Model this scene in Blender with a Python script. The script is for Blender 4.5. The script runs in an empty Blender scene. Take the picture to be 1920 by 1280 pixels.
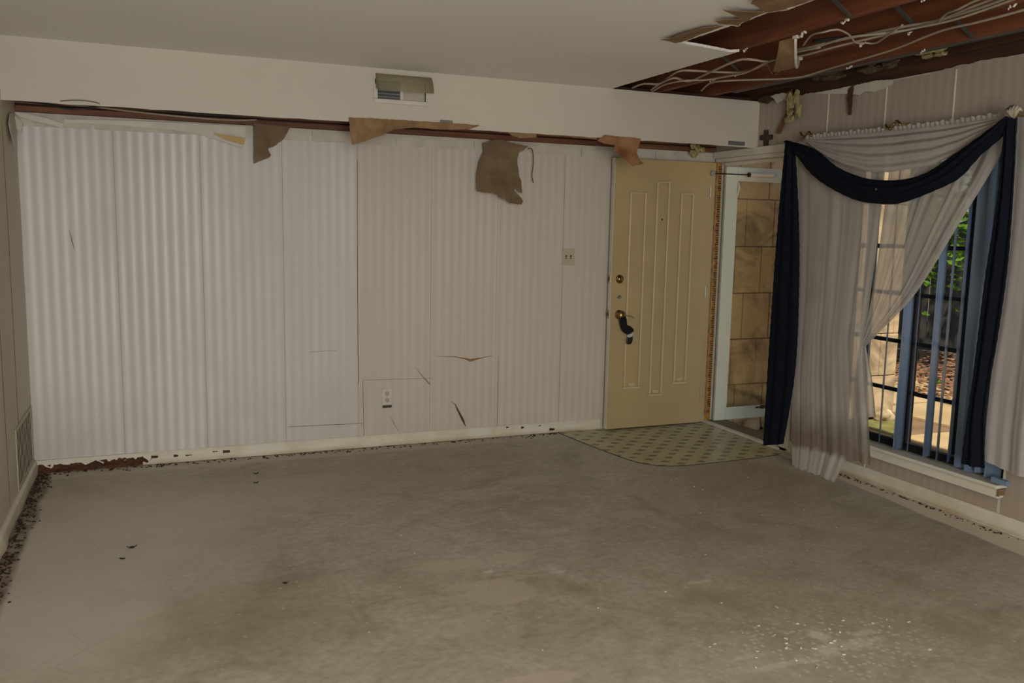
import bpy, bmesh, math, random
from mathutils import Vector, Matrix, noise
from mathutils.geometry import delaunay_2d_cdt
random.seed(7)
S = bpy.context.scene
COL = S.collection
PI = math.pi

# ------------------------------------------------------------------ camera
cam_data = bpy.data.cameras.new('camera')
cam_data.sensor_width = 36.0
cam_data.lens = 1632.66 / 1920 * 36.0
cam_data.clip_start = 0.05
cam = bpy.data.objects.new('camera', cam_data)
COL.objects.link(cam)
_r = Vector((0.92511706, -0.37919348, 0.01925422))
_u = Vector((0.03220903, 0.12890683, 0.9911335))
_f = Vector((0.37831336, 0.91629435, -0.13146737))
cam.matrix_world = Matrix(((_r.x, _u.x, -_f.x, 0.0), (_r.y, _u.y, -_f.y, 0.0), (_r.z, _u.z, -_f.z, 1.5307), (0, 0, 0, 1)))
S.camera = cam

# ------------------------------------------------------------------ world, sun, assumed rear light, exposure
W = bpy.data.worlds.new('world')
S.world = W
W.use_nodes = True
_nt = W.node_tree
_nt.nodes.clear()
_sky = _nt.nodes.new('ShaderNodeTexSky')
_sky.sky_type = 'NISHITA'
_sky.sun_disc = False
_sky.sun_elevation = math.radians(55)
_sky.sun_rotation = math.radians(210)
_bg = _nt.nodes.new('ShaderNodeBackground')
_bg.inputs['Strength'].default_value = 0.075
_wo = _nt.nodes.new('ShaderNodeOutputWorld')
_nt.links.new(_sky.outputs[0], _bg.inputs['Color'])
_nt.links.new(_bg.outputs[0], _wo.inputs['Surface'])

sun_data = bpy.data.lights.new('sun', 'SUN')
sun_data.energy = 5.0
sun_data.angle = math.radians(1.0)
sun_data.color = (1.0, 0.93, 0.80)
sun = bpy.data.objects.new('sun', sun_data)
sun.rotation_euler = Vector((0.30, 0.46, -0.88)).to_track_quat('-Z', 'Y').to_euler()
sun.location = (0, -4, 8)
COL.objects.link(sun)

# area lamp for assumed daylight, in an empty opening added behind the camera
day = bpy.data.lights.new('assumed_rear_daylight', 'AREA')
day.shape = 'RECTANGLE'
day.size = 1.7
day.size_y = 2.1
day.energy = 168.0
day.color = (1.0, 0.995, 0.985)
dl = bpy.data.objects.new('assumed_rear_daylight', day)
dl.location = (0.28, -2.36, 1.28)
dl.rotation_euler = (math.radians(90), 0, 0)   # shines towards +y
COL.objects.link(dl)

S.view_settings.view_transform = 'Standard'
S.view_settings.look = 'None'
S.view_settings.exposure = 0.0
S.view_settings.gamma = 1.0
S.view_settings.use_curve_mapping = False
S.cycles.max_bounces = 10
S.cycles.transparent_max_bounces = 24

# ------------------------------------------------------------------ helpers
D, DS, XR, XL, H, ZS = 5.786, 5.277, 4.068, -0.70, 2.449, 2.125

def tag(o, label=None, cat=None, group=None, kind=None):
    if label: o['label'] = label
    if cat: o['category'] = cat
    if group: o['group'] = group
    if kind: o['kind'] = kind
    return o

def root(name, loc, label, cat, group=None, kind=None):
    o = bpy.data.objects.new(name, None)
    o.empty_display_size = 0.1
    o.location = loc
    COL.objects.link(o)
    return tag(o, label, cat, group, kind)

def world_loc(o):
    v = Vector(o.location)
    while o.parent:
        o = o.parent
        v = v + Vector(o.location)
    return v

class MB:
    """collects shapes (world coordinates) that end up as one mesh object"""
    def __init__(self):
        self.v, self.f, self.m = [], [], []
    def add(self, verts, faces, mi=0):
        n = len(self.v)
        self.v += [tuple(p) for p in verts]
        self.f += [tuple(i + n for i in f) for f in faces]
        self.m += [mi] * len(faces)
        return self
    def box(self, x0, x1, y0, y1, z0, z1, mi=0, M=None, b=0.0):
        x0, x1 = min(x0, x1), max(x0, x1); y0, y1 = min(y0, y1), max(y0, y1); z0, z1 = min(z0, z1), max(z0, z1)
        if b > 0:
            bm = bmesh.new()
            bmesh.ops.create_cube(bm, size=1)
            bmesh.ops.scale(bm, vec=(x1 - x0, y1 - y0, z1 - z0), verts=bm.verts)
            bmesh.ops.translate(bm, vec=((x0 + x1) / 2, (y0 + y1) / 2, (z0 + z1) / 2), verts=bm.verts)
            b = min(b, (x1 - x0) * .45, (y1 - y0) * .45, (z1 - z0) * .45)
            bmesh.ops.bevel(bm, geom=list(bm.edges), offset=b, segments=2, profile=.5, affect='EDGES')
            vs = [v.co.copy() for v in bm.verts]
            bm.verts.index_update()
            fs = [[v.index for v in f.verts] for f in bm.faces]
            bm.free()
        else:
            vs = [Vector(p) for p in ((x0, y0, z0), (x1, y0, z0), (x1, y1, z0), (x0, y1, z0), (x0, y0, z1), (x1, y0, z1), (x1, y1, z1), (x0, y1, z1))]
            fs = [(0, 3, 2, 1), (4, 5, 6, 7), (0, 1, 5, 4), (1, 2, 6, 5), (2, 3, 7, 6), (3, 0, 4, 7)]
        if M is not None: vs = [M @ v for v in vs]
        return self.add(vs, fs, mi)
    def tube(self, pts, r, n=8, mi=0, cap=True):
        pts = [Vector(p) for p in pts]
        rs = r if isinstance(r, (list, tuple)) else [r] * len(pts)
        vs, fs = [], []
        t0 = (pts[1] - pts[0]).normalized()
        ref = Vector((0, 0, 1)) if abs(t0.z) < .9 else Vector((1, 0, 0))
        a = t0.cross(ref).normalized()
        for i, p in enumerate(pts):
            t = (pts[min(i + 1, len(pts) - 1)] - pts[max(i - 1, 0)]).normalized()
            a = (a - t * a.dot(t)).normalized()
            bb = t.cross(a)
            for k in range(n):
                q = 2 * PI * k / n
                vs.append(p + (a * math.cos(q) + bb * math.sin(q)) * rs[i])
        for i in range(len(pts) - 1):
            for k in range(n):
                fs.append((i * n + k, i * n + (k + 1) % n, (i + 1) * n + (k + 1) % n, (i + 1) * n + k))
        if cap:
            fs.append(tuple(range(n - 1, -1, -1)))
            fs.append(tuple((len(pts) - 1) * n + k for k in range(n)))
        return self.add(vs, fs, mi)
    def lathe(self, prof, M, n=20, mi=0):
        """prof: list of (radius, height) along local z, placed by matrix M"""
        vs, fs = [], []
        for (r, h) in prof:
            for k in range(n):
                q = 2 * PI * k / n
                vs.append(M @ Vector((r * math.cos(q), r * math.sin(q), h)))
        for i in range(len(prof) - 1):
            for k in range(n):
                fs.append((i * n + k, i * n + (k + 1) % n, (i + 1) * n + (k + 1) % n, (i + 1) * n + k))
        fs.append(tuple(range(n - 1, -1, -1)))
        fs.append(tuple((len(prof) - 1) * n + k for k in range(n)))
        return self.add(vs, fs, mi)
    def prism(self, poly, fn, t, mi=0):
        """outline poly (u,v); fn(u,v,w) -> world; w runs 0..t"""
        n = len(poly)
        vs = [fn(u, v, 0) for u, v in poly] + [fn(u, v, t) for u, v in poly]
        fs = [tuple(range(n)), tuple(range(2 * n - 1, n - 1, -1))] + [(i, i + n, (i + 1) % n + n, (i + 1) % n) for i in range(n)]
        return self.add(vs, fs, mi)
    def sheet(self, poly, fn, t, step=0.05, jag=0.004, mi=0, mi_back=None):
        """torn sheet: outline (u,v) roughened, filled, displaced by fn(u,v,w); both faces and the rim"""
        P = []
        for i in range(len(poly)):
            a, b = Vector(poly[i]), Vector(poly[(i + 1) % len(poly)])
            k = max(1, int((b - a).length / max(.012, jag * 3)))
            for j in range(k):
                q = a.lerp(b, j / k)
                if j: q += Vector((random.uniform(-jag, jag), random.uniform(-jag, jag)))
                P.append(q)
        n = len(P)
        us = [p.x for p in P]; ws = [p.y for p in P]
        inn = []
        u = min(us) + step / 2
        while u < max(us):
            w = min(ws) + step / 2
            while w < max(ws):
                q = Vector((u + random.uniform(-.2, .2) * step, w + random.uniform(-.2, .2) * step))
                if inside(q, P) and min((q - p).length for p in P) > step * .3: inn.append(q)
                w += step
            u += step
        res = delaunay_2d_cdt(P + inn, [(i, (i + 1) % n) for i in range(n)], [list(range(n))], 1, 1e-6)
        vc, fc = res[0], [f for f in res[2]]
        ed = {}
        for f in fc:
            for i in range(len(f)):
                e = (f[i], f[(i + 1) % len(f)])
                ed[e] = 1
        rim = [e for e in ed if (e[1], e[0]) not in ed]
        k = len(vc)
        vs = [fn(p.x, p.y, 0) for p in vc] + [fn(p.x, p.y, t) for p in vc]
        self.add(vs, [tuple(f) for f in fc], mi)
        base = len(self.v) - 2 * k
        mb_ = mi if mi_back is None else mi_back
        for f in fc:
            self.f.append(tuple(base + k + i for i in reversed(f))); self.m.append(mb_)
        for a, b in rim:
            self.f.append((base + b, base + a, base + k + a, base + k + b)); self.m.append(mb_)
        return self
    def grid(self, fn, nu, nv, mi=0):
        vs = [fn(i / nu, j / nv) for j in range(nv + 1) for i in range(nu + 1)]
        fs = [(j * (nu + 1) + i, j * (nu + 1) + i + 1, (j + 1) * (nu + 1) + i + 1, (j + 1) * (nu + 1) + i) for j in range(nv) for i in range(nu)]
        return self.add(vs, fs, mi)
    def build(self, name, mats, parent=None, smooth=False, label=None, cat=None, group=None, kind=None, fixn=True):
        if not isinstance(mats, (list, tuple)): mats = [mats]
        if parent is None:
            xs = [p[0] for p in self.v]; ys = [p[1] for p in self.v]; zs = [p[2] for p in self.v]
            L = Vector(((min(xs) + max(xs)) / 2, (min(ys) + max(ys)) / 2, min(zs)))
        else:
            L = world_loc(parent)
        me = bpy.data.meshes.new(name)
        me.from_pydata([(p[0] - L.x, p[1] - L.y, p[2] - L.z) for p in self.v], [], self.f)
        for m in mats: me.materials.append(m)
        me.polygons.foreach_set('material_index', self.m)
        if fixn:
            bm = bmesh.new(); bm.from_mesh(me)
            bmesh.ops.recalc_face_normals(bm, faces=bm.faces)
            bm.to_mesh(me); bm.free()
        if smooth: me.polygons.foreach_set('use_smooth', [True] * len(me.polygons))
        me.update()
        o = bpy.data.objects.new(name, me)
        COL.objects.link(o)
        if parent is None: o.location = L
        else: o.parent = parent
        return tag(o, label, cat, group, kind)

def inside(q, P):
    c = False
    for i in range(len(P)):
        a, b = P[i], P[i - 1]
        if (a.y > q.y) != (b.y > q.y) and q.x < (b.x - a.x) * (q.y - a.y) / (b.y - a.y) + a.x: c = not c
    return c

def interp(tab, t):
    """piecewise linear: tab of (t, value) sorted by t"""
    if t <= tab[0][0]: return tab[0][1]
    for (a, x), (b, y) in zip(tab, tab[1:]):
        if t <= b: return x + (y - x) * (t - a) / (b - a)
    return tab[-1][1]

def along(poly, t):
    """point at fraction t of a polyline's length (smoothed)"""
    L = [0]
    for a, b in zip(poly, poly[1:]): L.append(L[-1] + math.dist(a, b))
    s = t * L[-1]
    for i in range(len(poly) - 1):
        if s <= L[i + 1] or i == len(poly) - 2:
            k = (s - L[i]) / (L[i + 1] - L[i])
            p0 = poly[max(i - 1, 0)]; p1 = poly[i]; p2 = poly[i + 1]; p3 = poly[min(i + 2, len(poly) - 1)]
            return tuple(.5 * (2 * b + (c - a) * k + (2 * a - 5 * b + 4 * c - d) * k * k + (3 * b - a - 3 * c + d) * k ** 3) for a, b, c, d in zip(p0, p1, p2, p3))

def smooth_path(pts, n=6):
    m = (len(pts) - 1) * n
    return [along(pts, i / m) for i in range(m + 1)]

def copy_tree(o, parent=None):
    c = o.copy(); COL.objects.link(c)
    if parent: c.parent = parent
    for ch in list(o.children): copy_tree(ch, c)
    return c

# ------------------------------------------------------------------ materials
class NT:
    def __init__(self, name):
        self.mat = bpy.data.materials.new(name); self.mat.use_nodes = True
        self.t = self.mat.node_tree; self.N = self.t.nodes; self.L = self.t.links
        self.b = self.N['Principled BSDF']; self.out = self.N['Material Output']
    def n(self, typ, ins=None, **kw):
        x = self.N.new(typ)
        for k, v in kw.items(): setattr(x, k, v)
        for k, v in (ins or {}).items():
            if isinstance(v, bpy.types.NodeSocket): self.L.new(v, x.inputs[k])
            else: x.inputs[k].default_value = v
        return x
    def math(self, op, a, b=0.0, c=0.0, clamp=False):
        x = self.N.new('ShaderNodeMath'); x.operation = op; x.use_clamp = clamp
        for i, v in enumerate((a, b, c)):
            if isinstance(v, bpy.types.NodeSocket): self.L.new(v, x.inputs[i])
            else: x.inputs[i].default_value = v
        return x.outputs[0]
    def mix(self, fac, a, b, mode='MIX'):
        x = self.N.new('ShaderNodeMix'); x.data_type = 'RGBA'; x.blend_type = mode
        for s, v in ((x.inputs[0], fac), (x.inputs[6], a), (x.inputs[7], b)):
            if isinstance(v, bpy.types.NodeSocket): self.L.new(v, s)
            else: s.default_value = v if not isinstance(v, tuple) else (*v, 1)[:4]
        return x.outputs[2]
    def pos(self):
        return self.N.new('ShaderNodeNewGeometry').outputs['Position']
    def xyz(self, p):
        s = self.n('ShaderNodeSeparateXYZ', {0: p}); return s.outputs
    def noise(self, p, scale, detail=4, rough=.55, dist=0.0):
        return self.n('ShaderNodeTexNoise', {'Vector': p, 'Scale': scale, 'Detail': detail, 'Roughness': rough, 'Distortion': dist}).outputs['Fac']
    def ramp(self, fac, a, b, lo=0.0, hi=1.0):
        x = self.n('ShaderNodeMapRange', {0: fac, 1: a, 2: b, 3: lo, 4: hi}); x.clamp = True
        return x.outputs[0]
    def scale(self, p, s):
        return self.n('ShaderNodeMapping', {'Vector': p, 'Scale': s}).outputs[0]
    def bump(self, h, strength=.3, dist=.01):
        x = self.n('ShaderNodeBump', {'Height': h, 'Strength': strength, 'Distance': dist})
        self.L.new(x.outputs[0], self.b.inputs['Normal'])
    def set(self, **kw):
        for k, v in kw.items():
            s = self.b.inputs[k.replace('_', ' ')]
            if isinstance(v, bpy.types.NodeSocket): self.L.new(v, s)
            else: s.default_value = (*v, 1) if isinstance(v, tuple) and len(v) == 3 else v
        return self

def srgb(r, g, b):
    f = lambda c: (c / 255 / 12.92) if c / 255 <= .04045 else ((c / 255 + .055) / 1.055) ** 2.4
    return (f(r), f(g), f(b))

def pmat(name, col, rough=.6, var=.12, scale=6.0, stretch=(1, 1, 1), bump=0.0, bscale=60.0, metal=0.0, col2=None, spec=.4):
    m = NT(name)
    p = m.scale(m.pos(), stretch)
    f = m.noise(p, scale, 5)
    c2 = col2 or tuple(max(0, c * (1 - 2.2 * var)) for c in col)
    c = m.mix(m.ramp(f, .3, .72), col, c2)
    m.set(Base_Color=c, Roughness=rough, Metallic=metal)
    m.b.inputs['Specular IOR Level'].default_value = spec
    if bump: m.bump(m.noise(p, bscale, 3), bump, .004)
    return m.mat

# outlines measured on the walls, ceiling and window (metres)
CEIL_HOLE = [(2.859, 5.165), (2.852, 4.453), (2.849, 3.887), (2.818, 3.92), (2.463, 3.841), (2.461, 3.425), (2.498, 3.426), (2.469, 3.355), (2.452, 3.158), (2.493, 3.087), (2.482, 2.926)]
CEIL_FLAP_1 = [(2.288, 3.75), (2.324, 3.718), (2.305, 3.651), (2.316, 3.573), (2.33, 3.452), (2.409, 3.411), (2.422, 3.639), (2.427, 3.784), (2.419, 3.818)]
CEIL_FLAP_2 = [(2.293, 3.315), (2.323, 3.277), (2.378, 3.264), (2.443, 3.273), (2.443, 3.32), (2.474, 3.389), (2.429, 3.381), (2.402, 3.385), (2.351, 3.356)]
CEIL_FLAP_3 = [(2.197, 3.125), (2.311, 3.129), (2.416, 3.112), (2.42, 3.227), (2.444, 3.277), (2.374, 3.251), (2.309, 3.195)]
CEIL_FLAP_4 = [(2.238, 2.994), (2.183, 2.891), (2.43, 2.767), (2.452, 2.891), (2.45, 3.007), (2.436, 3.024), (2.464, 3.051), (2.422, 3.119), (2.4, 3.105), (2.344, 3.071), (2.294, 3.035)]
FLAP_B1 = [(0.605, 2.135), (0.71, 2.131), (0.828, 2.125), (0.811, 2.083), (0.782, 2.04), (0.732, 2.001), (0.691, 1.982), (0.708, 1.942), (0.694, 1.925), (0.649, 1.906), (0.6, 1.885), (0.602, 1.953)]
FLAP_B2 = [(1.1, 2.15), (1.249, 2.154), (1.496, 2.154), (1.666, 2.157), (1.858, 2.156), (1.93, 2.153), (1.85, 2.124), (1.788, 2.119), (1.667, 2.113), (1.497, 2.115), (1.372, 2.095), (1.297, 2.053), (1.208, 2.02), (1.119, 1.99), (1.108, 2.073)]
FLAP_B3 = [(2.118, 2.09), (2.196, 2.117), (2.269, 2.125), (2.334, 2.102), (2.461, 2.086), (2.431, 2.061), (2.391, 2.041), (2.377, 1.986), (2.39, 1.877), (2.406, 1.841), (2.404, 1.758), (2.382, 1.766), (2.351, 1.797), (2.346, 1.774), (2.393, 1.73), (2.409, 1.703), (2.394, 1.679), (2.353, 1.683), (2.308, 1.686), (2.277, 1.708), (2.232, 1.725), (2.212, 1.747), (2.069, 1.761), (2.073, 1.864), (2.091, 1.955), (2.128, 2.037)]
FLAP_B4 = [(2.808, 2.143), (2.95, 2.14), (3.09, 2.136), (3.086, 2.108), (3.063, 2.044), (3.08, 2.001), (3.113, 1.966), (3.025, 1.949), (2.956, 1.999), (2.883, 2.049), (2.892, 2.08), (2.821, 2.085), (2.76, 2.103)]
FLAP_B5 = [(2.068, 2.154), (2.244, 2.151), (2.249, 2.128), (2.333, 2.136), (2.329, 2.103), (2.203, 2.092), (2.156, 2.106), (2.11, 2.129)]
FLAP_B6 = [(2.338, 2.146), (2.554, 2.141), (2.653, 2.125), (2.772, 2.119), (2.643, 2.121), (2.554, 2.131), (2.457, 2.136), (2.353, 2.12)]
STRAND = [(2.461, 2.072), (2.492, 2.069), (2.503, 2.01), (2.502, 1.946), (2.496, 1.89), (2.508, 1.835)]
PEEL_1 = [(-0.456, 2.074), (-0.169, 2.076), (-0.01, 2.07), (0.213, 2.06), (0.289, 2.048), (0.404, 2.015), (0.537, 1.976), (0.554, 2.043), (0.563, 2.112), (0.215, 2.111), (-0.154, 2.104), (-0.449, 2.093)]
PEEL_YELLOW = [(0.366, 2.054), (0.553, 2.036), (0.544, 1.994), (0.443, 2.02)]
PEEL_2 = [(-0.71, 2.117), (-0.671, 2.09), (-0.605, 2.072), (-0.505, 2.052), (-0.451, 2.036), (-0.457, 2.066), (-0.537, 2.091), (-0.637, 2.111)]
PEEL_CORNER = [(-0.724, 2.108), (-0.699, 2.088), (-0.668, 2.053), (-0.684, 1.993), (-0.706, 2.021), (-0.722, 1.962), (-0.74, 1.99), (-0.756, 2.004), (-0.733, 2.064)]
STRIP_1 = [(4.95, 2.454), (4.902, 2.485), (4.892, 2.432), (4.909, 2.309), (4.945, 2.276), (4.996, 2.195), (5.043, 2.203), (4.981, 2.287), (4.951, 2.336)]
STRIP_2 = [(4.38, 2.41), (4.334, 2.439), (4.337, 2.37), (4.339, 2.314), (4.341, 2.254), (4.361, 2.256), (4.381, 2.368)]
CROSS = [(5.205, 2.241), (5.155, 2.237), (5.152, 2.204), (5.106, 2.198), (5.105, 2.167), (5.149, 2.168), (5.144, 2.112), (5.193, 2.116), (5.196, 2.172), (5.242, 2.178), (5.243, 2.212), (5.202, 2.208)]
TORN_CORNER = [(5.28, 2.536), (4.978, 2.496), (4.934, 2.505), (4.95, 2.433), (5.019, 2.434), (5.114, 2.45), (5.159, 2.417), (5.209, 2.431), (5.262, 2.472)]
WALL_TOP = [(5.25, 2.504), (4.856, 2.461), (4.742, 2.461), (4.441, 2.407), (4.402, 2.423), (4.344, 2.437), (4.193, 2.443), (4.028, 2.42), (3.794, 2.419), (3.654, 2.435), (3.493, 2.44), (3.354, 2.442), (3.21, 2.44)]
WALL_PEEL = [(4.33, 2.433), (4.169, 2.438), (4.024, 2.424), (4.03, 2.399), (4.108, 2.376), (4.162, 2.369), (4.239, 2.386), (4.285, 2.367), (4.394, 2.388), (4.603, 2.415), (4.713, 2.433)]
CABLE_1 = [(2.949, 5.155), (2.943, 5.004), (2.995, 4.9), (2.934, 4.675), (2.882, 4.487), (2.945, 4.41), (3.149, 4.425), (3.216, 4.304), (3.126, 3.984), (3.09, 3.779), (3.057, 3.515), (3.094, 3.37), (3.144, 3.096), (3.146, 2.896), (3.108, 2.691), (3.045, 2.485)]
CABLE_2 = [(3.059, 5.098), (2.985, 4.858), (2.924, 4.611), (3.094, 4.724), (3.046, 4.5), (2.961, 4.217), (2.948, 4.018), (2.981, 3.947), (3.087, 3.943), (3.075, 3.761), (3.059, 3.517), (3.074, 3.602), (3.05, 3.338), (3.127, 3.078), (3.146, 2.894), (3.098, 2.649), (3.03, 2.448)]
CABLE_3 = [(3.07, 5.103), (3.003, 4.835), (2.998, 4.605), (3.124, 4.58), (3.148, 4.413), (3.144, 4.209), (3.079, 3.925)]
CABLE_4 = [(3.387, 5.009), (3.279, 4.755), (3.27, 4.59), (3.427, 4.526), (3.534, 4.42), (3.58, 4.258), (3.584, 4.105), (3.516, 3.834), (3.445, 3.441), (3.346, 3.072), (3.308, 2.834)]
CABLE_5 = [(2.929, 3.493), (2.825, 3.316), (2.797, 3.21), (2.843, 3.174), (2.955, 3.221), (3.08, 3.31), (3.161, 3.335), (3.179, 3.287), (3.083, 3.102), (3.033, 2.988)]
CABLE_6 = [(3.06, 3.742), (3.123, 3.724), (3.062, 3.519), (3.059, 3.568), (3.011, 3.348), (3.055, 3.197), (3.115, 3.085), (3.106, 2.888)]
CABLE_7 = [(3.137, 2.898), (3.054, 2.778), (3.001, 2.675), (2.982, 2.584), (2.967, 2.495)]
CABLE_TIE = [(3.075, 3.946), (3.308, 4.189), (3.277, 4.104), (3.178, 3.927)]
CARD = [(2.624, 3.354), (2.626, 3.25), (3.111, 3.801), (3.056, 3.813), (2.888, 3.683)]
STRAPS = [(2.577, 3.037), (2.896, 3.221), (2.95, 3.002), (3.359, 3.305), (3.422, 3.106), (3.744, 3.313)]
GREY_BAND = [(3.681, 4.401), (3.682, 3.995), (3.662, 3.654), (3.726, 3.343), (3.857, 4.607)]
NUBS = [(2.798, 3.855), (2.796, 3.427), (3.296, 3.953), (3.248, 4.722), (3.262, 4.481), (2.531, 2.887), (2.892, 2.725), (3.237, 2.656), (3.26, 3.468), (2.815, 3.151), (3.259, 3.171), (3.656, 3.472), (3.662, 3.982)]
SOCK = [(3.185, 0.855), (3.212, 0.873), (3.236, 0.882), (3.244, 0.851), (3.249, 0.819), (3.285, 0.803), (3.311, 0.78), (3.308, 0.765), (3.263, 0.744), (3.223, 0.764), (3.204, 0.789)]
SOCK_BAND = [(3.256, 0.741), (3.307, 0.755), (3.303, 0.727), (3.262, 0.722)]
SOCK_TAG = [(3.259, 0.722), (3.306, 0.729), (3.297, 0.674), (3.255, 0.675)]
SOCK_CORD = [(3.213, 0.901), (3.242, 0.883), (3.271, 0.88), (3.296, 0.875), (3.312, 0.863)]
SWAG_TOP = [(4.767, 2.127), (4.496, 2.053), (4.277, 1.928), (4.087, 1.861), (3.934, 1.834), (3.751, 1.831), (3.592, 1.865), (3.423, 1.954), (3.304, 2.016), (3.141, 2.11)]
SWAG_BOT = [(4.7, 2.093), (4.582, 1.961), (4.418, 1.848), (4.205, 1.757), (4.042, 1.712), (3.859, 1.697), (3.739, 1.703), (3.554, 1.755), (3.384, 1.822), (3.27, 1.929), (3.16, 2.009), (3.086, 2.096)]
VAL_TOP = [(4.663, 2.126), (4.349, 2.121), (3.906, 2.111), (3.526, 2.11), (3.204, 2.116)]
VAL_BOT = [(4.615, 2.106), (4.441, 2.015), (4.29, 1.955), (4.056, 1.888), (3.885, 1.878), (3.605, 1.9), (3.432, 1.955), (3.313, 2.024), (3.163, 2.099)]
LT_L = [(4.756, 2.116), (4.783, 1.648), (4.797, 1.073), (4.807, 0.047)]
LT_R = [(4.664, 2.078), (4.588, 1.579), (4.548, 1.094), (4.539, 0.6), (4.601, 0.108)]
RT_L = [(3.142, 2.067), (3.144, 1.718), (3.175, 1.318), (3.193, 0.822), (3.221, 0.339)]
RT_R = [(3.088, 2.105), (3.064, 1.742), (3.055, 1.378), (3.075, 1.004), (3.105, 0.644), (3.081, 0.348)]
RS_L = [(3.126, 2.111), (3.089, 1.639), (3.077, 1.218), (3.112, 0.834), (3.114, 0.556), (3.098, 0.335)]
LP_L = [(4.755, 2.07), (4.648, 1.579), (4.618, 1.088), (4.619, 0.584), (4.644, -0.098)]
LP_R = [(3.925, 1.981), (3.935, 1.676), (3.965, 1.269), (4.012, 0.88), (3.916, 0.506), (3.856, 0.186)]
LP_B = [(4.643, -0.105), (4.494, -0.09), (4.272, -0.039), (4.115, -0.04), (4.109, 0.086), (4.029, 0.097), (3.856, 0.186)]
RP_L = [(3.919, 1.981), (3.934, 1.645), (3.959, 1.27), (4.002, 0.978), (4.033, 0.851)]
RP_R = [(3.194, 2.005), (3.207, 1.906), (3.389, 1.586), (3.63, 1.201), (3.915, 0.919), (3.985, 0.852)]
TAIL_L = [(4.021, 0.853), (4.033, 0.615), (4.027, 0.417)]
TAIL_R = [(3.97, 0.86), (3.892, 0.656), (3.839, 0.457)]
SLAT_B = [(3.909, 0.266), (3.78, 0.255), (3.714, 0.272), (3.579, 0.274), (3.5, 0.26), (3.422, 0.263), (3.35, 0.282), (3.292, 0.279), (3.226, 0.28), (3.152, 0.283)]
SLAT_T = [(3.994, 1.647), (3.767, 0.972), (3.748, 0.974), (3.606, 1.052), (3.535, 1.413), (3.452, 1.444), (3.367, 1.588), (3.326, 1.504)]
BARS = [(4.097, 1.45), (4.063, 0.878), (4.035, 0.593), (4.035, 0.286), (3.616, 0.896), (3.586, 0.599), (3.866, 0.701), (3.826, 0.707), (3.507, 1.06), (3.473, 1.064), (3.565, 1.456), (3.773, 0.168)]
TEAR_V = [(1.808, 0.614), (1.942, 0.605), (2.022, 0.59), (2.07, 0.569), (2.143, 0.585), (2.245, 0.601)]
TEAR_D = [(1.926, 0.287), (1.978, 0.245), (2.019, 0.153), (2.04, 0.101), (1.995, 0.174)]
TEAR_E = [(1.662, 0.545), (1.72, 0.474), (1.771, 0.418)]
TEAR_F = [(1.491, 0.2), (1.548, 0.097)]
LINE_H = [(0.793, 0.181), (1.293, 0.168), (0.938, 0.677), (1.121, 0.681), (1.294, 0.472), (1.786, 0.459), (-0.452, 1.454), (-0.428, 1.335), (2.286, 0.626), (2.284, 0.076), (1.294, 0.443), (1.304, 0.048)]
FLOORPTS = [(2.244, 2.403), (1.313, 3.244), (1.348, 3.823), (1.147, 3.612), (1.134, 2.546), (-0.136, 4.294), (-0.171, 4.159), (-0.382, 4.705), (-0.361, 4.083), (0.174, 3.44), (-0.116, 3.571), (0.54, 5.365), (0.519, 5.172), (0.437, 5.626), (1.346, 3.98), (1.502, 3.587), (0.322, 3.971), (-0.445, 3.52), (3.922, 4.024), (3.89, 3.355), (3.838, 2.834), (2.825, 2.701), (0.458, 3.656)]
STONE_B = [(4.601, 1.93), (4.568, 0.34), (4.626, 1.567), (4.696, 1.185), (4.573, 0.588)]
ROT = [(-0.682, 0.027), (-0.499, 0.011), (-0.343, 0.018), (-0.155, 0.022), (-0.097, 0.012), (-0.166, -0.019), (-0.345, -0.03), (-0.662, -0.016)]

def wallpaper(name, axis, base, stripe, period=0.0606, contrast=1.0, stain=True):
    m = NT(name)
    p = m.pos(); s = m.xyz(p)
    x = m.math('ADD', s[axis], 10.0 + .198)
    fr = m.math('FRACT', m.math('DIVIDE', x, period))
    tri = m.math('ABSOLUTE', m.math('SUBTRACT', fr, .5))          # 0 at stripe centre
    st = m.ramp(tri, .40, .06)
    fine = m.math('FRACT', m.math('DIVIDE', x, period / 9))
    fn = m.ramp(m.math('ABSOLUTE', m.math('SUBTRACT', fine, .5)), .3, .45)
    big = m.noise(m.scale(p, (1, 1, .5)), 1.1, 4)
    st = m.math('MULTIPLY', st, m.ramp(big, .38, .62, .18, 1.0))
    c = m.mix(m.math('MULTIPLY', st, contrast), base, stripe)
    c = m.mix(m.math('MULTIPLY', fn, .10), c, (.32, .28, .24))
    if stain:
        low = m.ramp(s[2], .55, .05)
        n2 = m.noise(p, 3.3, 6, .6)
        c = m.mix(m.math('MULTIPLY', m.math('MULTIPLY', low, m.ramp(n2, .35, .7)), .28), c, (.36, .24, .13))
        n3 = m.noise(m.scale(p, (1, 1, .25)), 2.0, 5)
        c = m.mix(m.ramp(n3, .5, .8, 0, .22), c, (.42, .34, .25))
        spk = m.noise(p, 55, 2)
        c = m.mix(m.math('MULTIPLY', m.ramp(spk, .74, .78), m.ramp(s[2], .8, .0, 0, .6)), c, (.10, .06, .03))
    m.set(Base_Color=c, Roughness=m.ramp(st, 0, 1, .75, .42))
    m.b.inputs['Specular IOR Level'].default_value = .5
    h = m.math('ADD', st, m.math('MULTIPLY', m.noise(p, 160, 2), .5))
    m.bump(h, .15, .0015)
    return m.mat

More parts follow.
